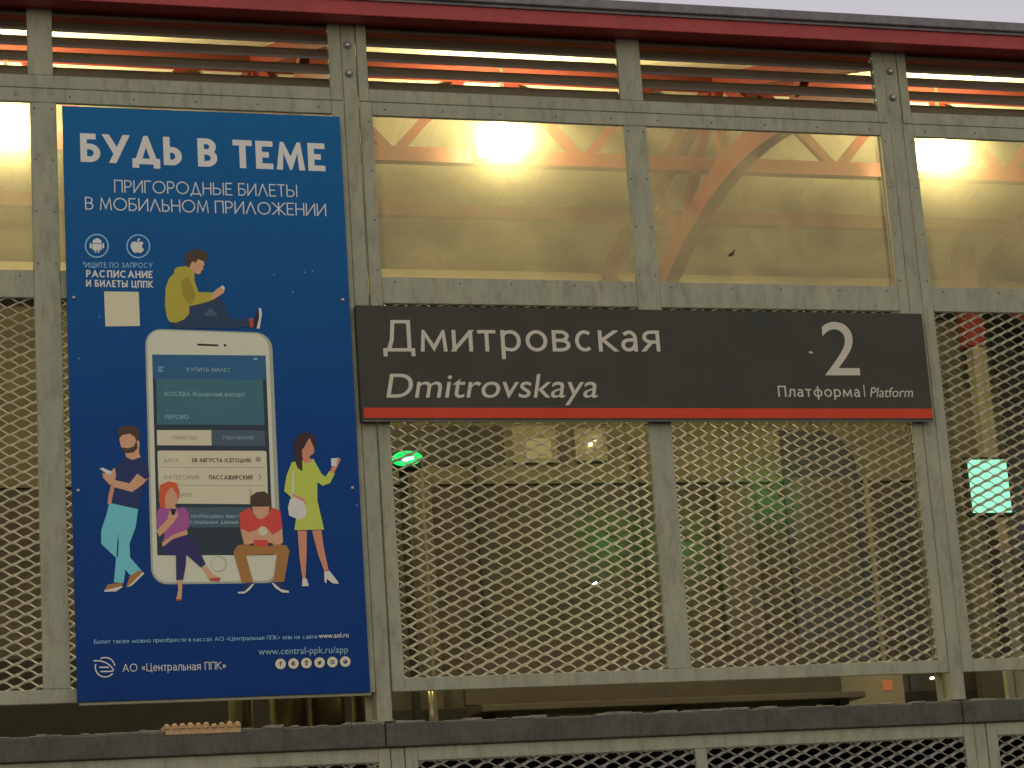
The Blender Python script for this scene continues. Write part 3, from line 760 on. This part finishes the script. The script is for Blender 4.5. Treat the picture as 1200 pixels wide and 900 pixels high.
def latin(body, shear=0, offset=0, size=1.0):
    c = bpy.data.curves.new('t', 'FONT'); c.body = body; c.shear = shear; c.offset = offset; c.resolution_u = 6
    o = bpy.data.objects.new('t', c); COL.objects.link(o); bpy.context.view_layer.update()
    me = o.evaluated_get(bpy.context.evaluated_depsgraph_get()).to_mesh()
    vs = [v.co.copy() for v in me.vertices]; fs = [tuple(p.vertices) for p in me.polygons]
    bpy.data.objects.remove(o); bpy.data.curves.remove(c)
    k = .682                                      # cap height of the built-in face
    x0 = min(v.x for v in vs); x1 = max(v.x for v in vs)
    comps = []                                    # faces grouped into glyphs
    for f in fs:
        st = set(f); hit = [c_ for c_ in comps if c_[0] & st]
        nc = (st, [f])
        for c_ in hit: nc[0].update(c_[0]); nc[1].extend(c_[1]); comps.remove(c_)
        comps.append(nc)
    comps = [(min(vs[i].x for i in c_[0]), max(vs[i].x for i in c_[0]), min(vs[i].y for i in c_[0]), c_[1]) for c_ in comps]
    dots = [c_ for c_ in comps if c_[2] > .4 and c_[1] - c_[0] < .2]; base = sorted(c_ for c_ in comps if c_ not in dots)
    res = []
    for ci, c_ in enumerate(base): res += [(f, ci) for f in c_[3]]
    for d_ in dots:
        ci = min(range(len(base)), key=lambda i_: abs((base[i_][0] + base[i_][1]) / 2 - (d_[0] + d_[1]) / 2)) if base else 0
        res += [(f, ci) for f in d_[3]]
    return [([((vs[i].x - x0) / k, vs[i].y / k) for i in f], ci, 0) for f, ci in res], (x1 - x0) / k

def line(body, pl, pr, ptop, parent, material, Y, kind='cyr', name='lettering', split=False, **kw):
    """set a line of text: pl, pr = photo pixels of the baseline ends, ptop = pixel of the cap top at the left end"""
    polys, W = (cyr(body, **kw) if kind == 'cyr' else latin(body, **kw))
    a, b_, c = at(*pl, Y), at(*pr, Y), at(*ptop, Y)
    ex = (b_ - a); wx = ex.x / W; hz = c.z - a.z; slope_ = ex.z / W
    if not split:
        polys = [(q, 0, si) for q, _, si in polys]
    mbs = {}
    for q, ci, si in polys:
        mbs.setdefault(ci, MB()).poly([(a.x + u * wx, Y - .00006 * si, a.z + v * hz + u * slope_) for u, v in q])
    for ci in sorted(mbs):
        mbs[ci].build('letter' if split else name, material, parent)

# ------------------------------------------------------------------ platform name sign
YS = 9.955
t = thing('name_sign', 'charcoal platform name sign with pale lettering, large 2 and red bottom stripe', 'sign', (3.93, 10, 2.3))
sx0, sx1 = at(416.7, 358.3, YS).x, at(1094, 491, YS).x
a = at(417, 358.5, YS); b_ = at(426, 494, YS); c = at(1080, 366.5, YS)
sz0, sz1 = (at(426, 494, YS).z + at(1094, 491, YS).z) / 2, (at(417, 358.5, YS).z + c.z) / 2
MB().box(sx0, sx1, YS, 9.996, sz0, sz1, c=.003).build('panel', M['sign'], t)
MB().box(sx0 + .012, sx1 - .002, YS - .0006, YS - .0001, at(800, 490, YS).z, at(800, 478.4, YS).z).build('stripe', M['stripe'], t)
MB().box(sx0 + .003, sx1 - .003, YS - .003, YS + .01, sz0 - .006, sz0 - .0005).build('bottom_trim', M['rivet'], t)
YL = YS - .0006
line('Дмитровская', (449.3, 411.9), (773.5, 411.9), (449.3, 375), t, M['letter'], YL, w=.108, gap=.15, xh=.69, hum=True, split=True)
line('Dmitrovskaya', (452.7, 465.9), (700.7, 465.7), (452.7, 438), t, M['letter'], YL, 'lat', shear=.19, offset=.002, split=True)
line('2', (967.3, 439.8), (1008.2, 439.8), (967.3, 378), t, M['letter'], YL, 'lat', offset=.0, split=True)
line('Платформа', (912.3, 465), (1008, 465.3), (912.3, 452), t, M['letter'], YL, w=.12, gap=.17, xh=.72, hum=True, split=True)
x_ = at(1013.5, 465, YL); z_ = at(1013.5, 451, YL).z
MB().box(x_.x - .0025, x_.x + .0025, YL - .0003, YL, x_.z, z_).build('divider', M['letter'], t)
line('Platform', (1019.8, 465.3), (1070.5, 465.3), (1019.8, 454), t, M['letter'], YL, 'lat', shear=.22)
c = at(950, 413, YL); MB().poly([(c.x - .012, YL, c.z), (c.x + .01, YL, c.z - .006), (c.x + .012, YL, c.z + .003), (c.x - .006, YL, c.z + .006)]).build('scratch', M['letter'], t)

# ------------------------------------------------------------------ poster
YP = 9.965
t = thing('advertising_poster', 'tall blue advertising poster of people round a giant white phone', 'poster', (1.88, 10, 1.11))
px0, px1 = at(72.7, 122.5, YP).x, at(398, 137, YP).x
pz0, pz1 = at(90, 823, YP).z, at(240, 130.5, YP).z
MB().box(px0, px1, YP, YP + .012, pz0, pz1, c=.0015).build('board', M['blue'], t)
MB().box(px0 + .01, px1 + .006, YP + .0125, YP + .03, pz0 - .012, pz0 + .03).build('bottom_rail', M['paint'], t)
C = {}
def pm(name, srgb):
    if name not in C:
        lin = tuple(((v / 255) / 12.92 if v / 255 <= .04045 else (((v / 255) + .055) / 1.055) ** 2.4) for v in srgb)
        lin = tuple(min(.8, v * PK) for v in lin); C[name] = print_mat(name, lin)
    return C[name]
PK = 1.8
COLS = dict(white=(184, 188, 166), skin=(205, 135, 100), hair=(58, 44, 28), jeans=(22, 48, 70), mustard=(150, 140, 42), mustard_dark=(128, 118, 32), sock=(150, 60, 45),
            black=(28, 24, 22), phone=(176, 178, 152), phone_edge=(140, 145, 125), scr_dark=(28, 44, 50), scr_blue=(28, 78, 108), teal=(48, 92, 98), grey=(58, 76, 84), card=(178, 174, 142),
            soft=(125, 125, 105), navy=(18, 34, 78), trouser_teal=(92, 168, 170), brown=(140, 98, 45), purple=(138, 72, 122), redhair=(190, 76, 38), leg_navy=(34, 30, 78), redshirt=(192, 58, 46),
            lime=(160, 172, 66), dkhair=(46, 26, 20), tealtext=(120, 150, 150), lightblue=(120, 160, 190), tan=(190, 120, 70), skin2=(176, 118, 88), faint=(62, 108, 116))
for k_, v_ in COLS.items(): pm(k_, v_)
LAY = [1]
def art(name, shapes, fn=lambda x, y: (x, y), label=None, parent=t):
    """shapes: (colour, polygon) traced on the poster; each layer lies a fraction of a millimetre above the last"""
    mats = []; mb = MB()
    for col, poly in shapes:
        if C[col] not in mats: mats.append(C[col])
        y = YP - .0002 - .00004 * LAY[0]; LAY[0] += 1
        mb.poly([tuple(at(*fn(*p), y)) for p in poly], mats.index(C[col]))
    o = mb.build(name, mats, parent)
    if label: o['label'] = label
    return o
def zoomfn(s_, ox, oy): return lambda x, y: (ox + x / s_, oy + y / s_)
def rrect(q, r, n=6):
    """rounded quad from four corner pixels (tl, tr, br, bl)"""
    outp = []
    for i in range(4):
        p = Vector(q[i]); a = Vector(q[i - 1]); b_ = Vector(q[(i + 1) % 4])
        da = (a - p).normalized() * r; db = (b_ - p).normalized() * r
        for j in range(n + 1):
            th = math.pi / 2 * j / n
            outp.append(tuple(p + da * (1 - math.sin(th)) + db * (1 - math.cos(th))))
    return outp
def circ(cx, cy_, r, n=20, ry=None): return [(cx + r * math.cos(2 * math.pi * i / n), cy_ + (ry or r) * math.sin(2 * math.pi * i / n)) for i in range(n)]

def ptext(*a, **k):
    y = YP - .0002 - .00004 * LAY[0]; LAY[0] += 1
    m_ = C[k.pop('col', 'white')]
    return line(a[0], a[1], a[2], a[3], t, m_, y, **k)
ptext('БУДЬ В ТЕМЕ', (94.5, 189.5), (381.6, 200.8), (94.5, 156), w=.20, gap=.11, word=.38, split=True)
ptext('ПРИГОРОДНЫЕ БИЛЕТЫ', (134, 225.4), (348.6, 231), (134, 210.6), w=.085, gap=.12, word=.35, split=True)
ptext('В МОБИЛЬНОМ ПРИЛОЖЕНИИ', (99.9, 245.6), (382.5, 253.4), (99.9, 230.6), w=.085, gap=.12, word=.35, split=True)
ptext('*ИЩИТЕ ПО ЗАПРОСУ', (97.4, 313.5), (178.8, 314), (97.4, 307.3), w=.12, gap=.18, col='lightblue')
ptext('РАСПИСАНИЕ', (101, 324.8), (179, 326), (101, 316.3), w=.18, gap=.14)
ptext('И БИЛЕТЫ ЦППК', (101, 335.9), (179, 337.2), (101, 327.8), w=.18, gap=.14)
# badge rings
for i, (cx, cy_) in enumerate(((113.5, 288), (162, 288.5))):
    ring = circ(cx, cy_, 14, 32); inn = circ(cx, cy_, 12.6, 32)
    y = YP - .0002; mb = MB()
    for j in range(32):
        k_ = (j + 1) % 32; mb.poly([tuple(at(*p, y)) for p in (ring[j], ring[k_], inn[k_], inn[j])])
    mb.build('badge_ring', C['lightblue'], t)
z = zoomfn(6.43, 80, 260)
art('badge_logo', [('white', [(182, 160), (186, 140), (200, 128), (216, 122), (234, 128), (248, 140), (252, 160)]),
                   ('white', rrect([(182, 165), (252, 165), (252, 212), (182, 212)], 6, 3)), ('white', rrect([(162, 160), (177, 160), (177, 200), (162, 200)], 6, 3)),
                   ('white', rrect([(257, 160), (270, 160), (270, 200), (257, 200)], 6, 3)), ('white', [(200, 212), (212, 212), (212, 232), (200, 232)]), ('white', [(222, 212), (234, 212), (234, 232), (222, 232)])], z)
art('badge_logo', [('white', [(470, 190), (472, 165), (486, 150), (505, 148), (518, 154), (535, 147), (556, 150), (567, 160), (556, 175), (556, 192), (570, 207), (560, 225), (545, 235), (522, 229), (505, 235), (486, 222)]),
                   ('white', [(518, 146), (522, 130), (540, 122), (538, 136), (526, 146)])], z)
art('blank_sticker', [('card', [(122, 341.5), (162.5, 342), (164, 382), (123.5, 382.5)])])
# giant phone
S5 = zoomfn(3.158, 60, 460)
art('printed_phone', [('phone_edge', rrect([(169.8, 385), (318.5, 390), (331, 683), (177.5, 685)], 19)),
                      ('phone', rrect([(172, 386.5), (314.5, 391.5), (325.5, 680.5), (180, 682.5)], 17)),
                      ('black', rrect([(231, 402.6), (256, 403.6), (256, 406), (231, 405)], 1, 2)), ('black', circ(263.7, 404.6, 1.7, 10)),
                      ('scr_dark', [(178.3, 415.4), (311.3, 416.6), (320.5, 650.5), (184.3, 650.8)]),
                      ('scr_blue', [(178.3, 415.4), (311.3, 416.6), (311.9, 445), (179.6, 444)]),
                      ('teal', [(183, 444), (308, 445), (310, 498), (184, 497.4)]),
                      ('card', [(183.8, 504), (247.5, 504), (248, 522), (184.2, 521.8)]), ('grey', [(247.5, 504), (310.5, 504.6), (311, 523), (248, 522)]),
                      ('card', rrect([(184.4, 528), (312.3, 528.3), (314.3, 591), (186.5, 590)], 2.5, 3)),
                      ('grey', [(186.8, 594.5), (315, 594.5), (316, 618), (187.6, 618)]),
                      ('phone_edge', circ(256.5, 661, 9.5)), ('phone', circ(256, 661, 8.4)),
                      ('tealtext', [(185, 429.5), (191.5, 429.7), (191.5, 430.7), (185, 430.5)]), ('tealtext', [(185, 432), (190, 432), (190, 433), (185, 433)]), ('tealtext', [(185, 434.3), (191.5, 434.4), (191.5, 435.4), (185, 435.3)]),
                      ('tealtext', [(297, 419.5), (301.5, 419.6), (301.5, 422), (297, 421.9)]),
                      ('soft', [(187, 547.2), (311, 547.8), (311, 548.3), (187, 547.7)]), ('soft', [(187, 568.2), (311, 568.8), (311, 569.3), (187, 568.7)]),
                      ('soft', [(299.5, 535.6), (305.2, 535.7), (305.4, 541), (299.7, 541)]),
                      ('soft', [(303, 555.5), (304, 555), (306.3, 559), (304.3, 563), (303.2, 562.6), (305, 559)]), ('soft', [(292, 574), (293, 573.5), (295.3, 577.5), (293.3, 581.5), (292.2, 581), (294, 577.5)])],
    label='large white phone with a ticket app on its screen')
ptext('КУПИТЬ БИЛЕТ', (218.7, 435.2), (270, 435.8), (218.7, 430.7), w=.13, col='tealtext')
ptext('Откуда', (192.4, 454.2), (211.6, 454.4), (192.4, 450.8), w=.13, col='faint', xh=.75)
ptext('МОСКВА (Казанский вокзал)', (192.4, 464.2), (286.6, 464.9), (192.4, 458.8), w=.13, col='tealtext', xh=.75)
ptext('Куда', (193.8, 482), (207, 482.1), (193.8, 478.4), w=.13, col='faint', xh=.75)
ptext('ПЕРОВО', (193.8, 490.8), (221.3, 491), (193.8, 485.8), w=.14, col='tealtext')
ptext('ТОЛЬКО ТУДА', (201.8, 514.5), (231, 514.7), (201.8, 510.4), w=.14, col='soft')
ptext('ТУДА-ОБРАТНО', (261, 514.8), (297.8, 515), (261, 510.8), w=.13, col='tealtext')
ptext('ДАТА', (192, 541.4), (209, 541.5), (192, 537.2), w=.11, col='soft')
ptext('08 АВГУСТА (СЕГОДНЯ)', (225, 541.6), (294, 541.8), (225, 536.8), w=.17, col='hair')
ptext('КАТЕГОРИЯ', (193, 561.6), (233, 561.8), (193, 556.8), w=.11, col='soft')
ptext('ПАССАЖИРСКИЙ', (245, 561.8), (296, 562), (245, 556.8), w=.17, col='hair')
ptext('БИЛЕТ', (209, 582), (226, 582), (209, 577.6), w=.11, col='soft')
ptext('Вам необходимо ввести', (210, 607), (284, 607.2), (210, 602), w=.13, col='tealtext', xh=.75)
ptext('персональные данные', (212, 613.9), (280, 614), (212, 609), w=.13, col='tealtext', xh=.75)
# figures
Z7 = zoomfn(7.5, 180, 280)
art('figure', [('mustard', [(215, 245), (290, 240), (330, 265), (358, 300), (360, 370), (395, 468), (530, 470), (545, 505), (500, 545), (390, 575), (315, 590), (312, 660), (270, 705), (200, 735), (140, 730), (115, 680), (100, 590), (105, 430), (135, 350), (180, 300), (185, 265)]),
               ('mustard_dark', [(240, 370), (300, 330), (345, 420), (372, 500), (330, 575), (296, 560), (258, 500)]),
               ('skin', [(345, 195), (365, 205), (390, 178), (440, 190), (448, 225), (434, 245), (436, 268), (418, 280), (415, 300), (395, 312), (375, 306), (358, 298), (315, 250), (325, 205)]),
               ('hair', [(290, 243), (272, 180), (285, 130), (320, 100), (380, 90), (440, 100), (475, 130), (480, 160), (458, 197), (440, 195), (390, 178), (368, 215), (356, 196), (335, 204), (318, 238)]),
               ('skin', [(525, 470), (555, 440), (590, 418), (625, 440), (620, 470), (575, 502), (520, 542), (505, 520)]),
               ('white', [(590, 418), (607, 408), (628, 430), (620, 448), (602, 440)]),
               ('jeans', [(140, 731), (200, 736), (270, 706), (312, 662), (318, 592), (390, 577), (500, 547), (570, 505), (620, 570), (670, 690), (760, 700), (840, 708), (850, 772), (700, 786), (500, 786), (200, 786), (160, 768)]),
               ('grey', [(435, 670), (500, 605), (568, 672), (500, 680)]),
               ('sock', [(838, 700), (870, 692), (885, 778), (848, 775)]), ('black', [(875, 775), (892, 690), (915, 625), (932, 608), (936, 650), (915, 785)]),
               ('white', [(925, 603), (945, 610), (952, 660), (932, 788), (905, 787), (928, 690)])], Z7, 'man in a mustard hoodie sitting on top of the phone')
art('figure', [('skin', [(345, 310), (358, 318), (330, 350), (300, 368), (255, 362), (215, 340), (192, 315), (190, 298), (215, 298), (235, 278), (242, 310), (237, 322), (290, 335), (320, 298)]),
               ('navy', [(240, 270), (275, 245), (330, 236), (358, 265), (363, 312), (350, 322), (318, 300), (290, 336), (237, 324), (240, 300)]),
               ('navy', [(232, 350), (300, 368), (345, 335), (322, 434), (218, 412)]),
               ('skin2', [(220, 345), (234, 350), (222, 412), (208, 414), (212, 380)]), ('white', [(178, 282), (190, 278), (228, 294), (215, 306)]),
               ('trouser_teal', [(215, 408), (322, 432), (312, 500), (290, 560), (292, 610), (335, 660), (322, 680), (290, 675), (275, 655), (268, 705), (232, 702), (240, 612), (185, 560), (185, 510), (205, 450)]),
               ('navy', [(247, 518), (250, 560), (246, 612), (241, 605)]),
               ('brown', [(195, 733), (210, 710), (262, 703), (265, 718), (240, 732)]), ('white', [(195, 733), (262, 716), (264, 720), (240, 736), (197, 737)]),
               ('brown', [(278, 720), (290, 680), (325, 657), (342, 665), (320, 695)]), ('white', [(340, 664), (345, 670), (300, 713), (280, 722)]),
               ('skin', [(252, 172), (262, 156), (290, 150), (312, 165), (327, 182), (325, 225), (332, 238), (300, 250), (276, 238), (275, 222), (262, 210), (256, 190)]),
               ('hair', [(258, 202), (285, 206), (305, 200), (316, 178), (320, 205), (305, 222), (280, 225), (265, 216)]),
               ('hair', [(245, 150), (248, 130), (280, 122), (310, 124), (328, 145), (328, 168), (316, 182), (308, 163), (290, 152), (262, 158), (252, 170)])], S5, 'bearded man in a navy shirt and turquoise trousers')
art('figure', [('redhair', [(398, 375), (403, 342), (435, 328), (465, 335), (475, 365), (472, 392), (445, 400), (430, 430), (402, 425)]),
               ('skin', [(445, 350), (466, 378), (468, 402), (458, 418), (466, 432), (425, 432), (420, 395), (428, 370)]),
               ('purple', [(398, 428), (425, 428), (465, 432), (492, 424), (508, 445), (513, 490), (500, 512), (455, 530), (414, 550), (420, 522), (394, 505), (388, 460)]),
               ('skin', [(390, 510), (430, 470), (438, 438), (462, 435), (470, 455), (450, 485), (420, 515), (400, 534)]), ('black', [(441, 430), (463, 430), (458, 452), (446, 453)]),
               ('skin', [(410, 555), (450, 527), (502, 508), (506, 526), (450, 542), (414, 580)]),
               ('leg_navy', [(412, 572), (450, 542), (505, 525), (540, 565), (572, 635), (555, 648), (500, 600), (498, 640), (488, 694), (463, 694), (462, 602), (425, 600), (408, 588)]),
               ('skin', [(467, 694), (486, 694), (484, 735), (482, 768), (462, 768), (470, 730)]), ('skin', [(560, 648), (576, 642), (600, 675), (628, 686), (620, 697), (585, 692)]),
               ('sock', [(462, 764), (482, 764), (482, 770), (462, 770)]), ('sock', [(585, 688), (628, 685), (622, 698), (590, 696)])], S5, 'red haired woman in a purple top sitting on the phone edge')
art('figure', [('redshirt', [(698, 445), (735, 425), (760, 468), (800, 455), (815, 425), (848, 438), (856, 500), (818, 527), (800, 570), (750, 570), (735, 520), (700, 505)]),
               ('skin', [(744, 422), (808, 422), (804, 450), (780, 468), (762, 466), (748, 446)]), ('hair', [(737, 420), (737, 385), (760, 368), (790, 366), (812, 383), (816, 425), (790, 418), (750, 418)]),
               ('skin', [(700, 504), (735, 517), (765, 505), (800, 503), (820, 528), (855, 502), (858, 555), (840, 567), (790, 548), (750, 556), (715, 567)]),
               ('redshirt', [(750, 545), (800, 545), (798, 572), (752, 572)]), ('card', circ(783, 512, 17, 14)),
               ('brown', [(690, 566), (720, 560), (745, 568), (800, 570), (840, 562), (870, 566), (882, 585), (862, 700), (822, 702), (836, 598), (720, 602), (748, 702), (706, 702), (674, 590)]),
               ('navy', [(700, 738), (722, 704), (748, 704), (730, 728)]), ('white', [(690, 738), (716, 736), (744, 708), (752, 708), (735, 730), (715, 744), (692, 744)]),
               ('navy', [(820, 704), (846, 702), (870, 732), (850, 728)]), ('white', [(815, 704), (822, 704), (850, 728), (880, 734), (880, 741), (855, 740), (830, 724)])], S5, 'man in a red shirt and brown trousers bent over his phone')
art('figure', [('lime', [(890, 258), (935, 250), (970, 245), (1000, 300), (1015, 312), (1030, 290), (1050, 300), (1032, 335), (1005, 345), (985, 332), (985, 400), (1010, 507), (900, 509), (912, 420), (880, 380), (862, 365), (870, 310)]),
               ('skin2', [(938, 200), (955, 165), (972, 185), (974, 222), (955, 238), (968, 256), (935, 262), (925, 215)]),
               ('dkhair', [(905, 262), (896, 200), (910, 160), (940, 148), (970, 155), (981, 182), (974, 208), (956, 168), (938, 195), (928, 200), (930, 292), (912, 280)]),
               ('skin2', [(1032, 292), (1040, 270), (1060, 240), (1072, 246), (1056, 280), (1046, 300)]), ('white', [(1036, 244), (1058, 242), (1056, 273), (1036, 271)]),
               ('white', [(893, 288), (899, 288), (897, 385), (889, 385)]), ('skin2', [(892, 372), (938, 395), (944, 413), (930, 412), (896, 386)]),
               ('white', [(884, 394), (900, 386), (935, 404), (945, 430), (942, 460), (915, 470), (880, 455), (876, 425)]),
               ('skin2', [(912, 511), (946, 511), (945, 600), (941, 690), (930, 690), (918, 600)]), ('skin2', [(965, 511), (1000, 509), (1008, 570), (1026, 655), (1012, 664), (988, 600)]),
               ('white', [(930, 688), (946, 688), (953, 716), (928, 717)]), ('white', [(1010, 664), (1028, 658), (1060, 698), (1064, 708), (1042, 706), (1020, 690), (1018, 706), (1012, 702)])], S5, 'dark haired woman in a lime dress holding a white phone')
# small print and marks
ptext('Билет также можно приобрести в кассах АО «Центральная ППК» или на сайте', (110.4, 754.6), (372, 748.3), (110.4, 749.6), w=.11, gap=.15, xh=.75, col='lightblue')
ptext('www.aol.ru', (373.5, 747.8), (408.5, 746.6), (373.5, 742.4), kind='lat', offset=.012)
ptext('www.central-ppk.ru/app', (303, 767.4), (408, 764.8), (303, 759.6), kind='lat', col='tealtext')
ptext('АО «Центральная ППК»', (143.8, 787.3), (265, 784.4), (143.8, 778), w=.10, gap=.14, xh=.74)
def stroke_px(pts, w_):
    outp = []
    L_ = []; R_ = []
    for i, p in enumerate(pts):
        a = pts[max(i - 1, 0)]; b_ = pts[min(i + 1, len(pts) - 1)]; dx_, dy_ = b_[0] - a[0], b_[1] - a[1]; l_ = math.hypot(dx_, dy_)
        L_.append((p[0] - dy_ / l_ * w_ / 2, p[1] + dx_ / l_ * w_ / 2)); R_.append((p[0] + dy_ / l_ * w_ / 2, p[1] - dx_ / l_ * w_ / 2))
    return L_ + R_[::-1]
LZ = zoomfn(6.316, 100, 730)
lc = lambda r, a0, a1: [(146 + r * math.cos(math.radians(a0 + (a1 - a0) * k_ / 14)), 328 - r * math.sin(math.radians(a0 + (a1 - a0) * k_ / 14))) for k_ in range(15)]
art('company_logo', [('white', stroke_px(lc(72, 160, 322), 9)), ('white', stroke_px(lc(72, 8, 118), 9)),
                     ('white', stroke_px([(60, 279), (110, 281), (150, 293), (185, 316), (208, 345), (206, 354), (180, 359), (112, 360)], 9)),
                     ('white', stroke_px([(103, 328), (174, 328)], 10))], LZ)
ZS = zoomfn(3.529, 90, 730)
IC = [(328.8, 778), (343.9, 777.6), (359.1, 777), (374.5, 776.4), (389.6, 775.8), (404.6, 775.3)]
for i, (cx, cy_) in enumerate(IC):
    sh = [('card', circ(cx, cy_, 6.2, 20))]
    q = lambda *pp: [(cx + a / 8, cy_ + b_ / 8) for a, b_ in pp]
    if i == 0: sh.append(('navy', q((-6, 22), (-6, 2), (-14, 2), (-14, -5), (-6, -5), (-5, -18), (4, -26), (14, -25), (14, -17), (6, -16), (4, -5), (12, -5), (11, 2), (4, 2), (4, 22))))
    if i == 1: sh += [('navy', q((-16, -20), (8, -20), (16, -12), (10, -1), (18, 8), (10, 20), (-16, 20))), ('card', q((-4, -12), (4, -12), (6, -8), (2, -5), (-4, -5))), ('card', q((-4, 4), (5, 4), (7, 9), (3, 12), (-4, 12)))]
    if i == 2: sh += [('navy', circ(cx, cy_ - 1.5, 2.0, 12)), ('card', circ(cx, cy_ - 1.5, .8, 8)), ('navy', q((-16, 6), (16, 6), (6, 12), (14, 24), (6, 24), (0, 16), (-6, 24), (-14, 24), (-6, 12)))]
    if i == 3: sh.append(('navy', q((-24, 12), (-8, 10), (-20, -2), (-22, -14), (-6, -4), (0, -14), (14, -14), (24, -16), (16, -6), (14, 8), (2, 20), (-14, 20))))
    if i == 4: sh += [('navy', rrect(q((-18, -18), (18, -18), (18, 18), (-18, 18)), .7, 3)), ('card', circ(cx, cy_, 1.5, 12)), ('navy', circ(cx, cy_, .8, 10))]
    if i == 5: sh += [('navy', circ(cx, cy_, 2.6, 14)), ('card', circ(cx - .6, cy_ - 1.0, .9, 8))]
    art('social_icon', sh)
for (px_, py_) in ((86.5, 349), (401.5, 351.5), (91.5, 575), (413, 572)):
    c = at(px_, py_, YP); MB().tube([(c.x, YP - .0002, c.z), (c.x, YP - .006, c.z), (c.x, YP - .009, c.z)], .008, 10, rr=[.0085, .0075, .003]).build('fixing_screw', M['bolt'], t, smooth=True)
for (px_, py_) in ((116.5, 371), (357, 319), (366.5, 317.5), (343, 342), (418, 592), (92, 420), (321, 322)):
    c = at(px_, py_, YP); MB().tube([(c.x, YP - .0002, c.z), (c.x, YP - .001, c.z)], .0028, 6).build('speck', C['lightblue'], t)

for o in bpy.data.objects:
    if '_o' in o: del o['_o']
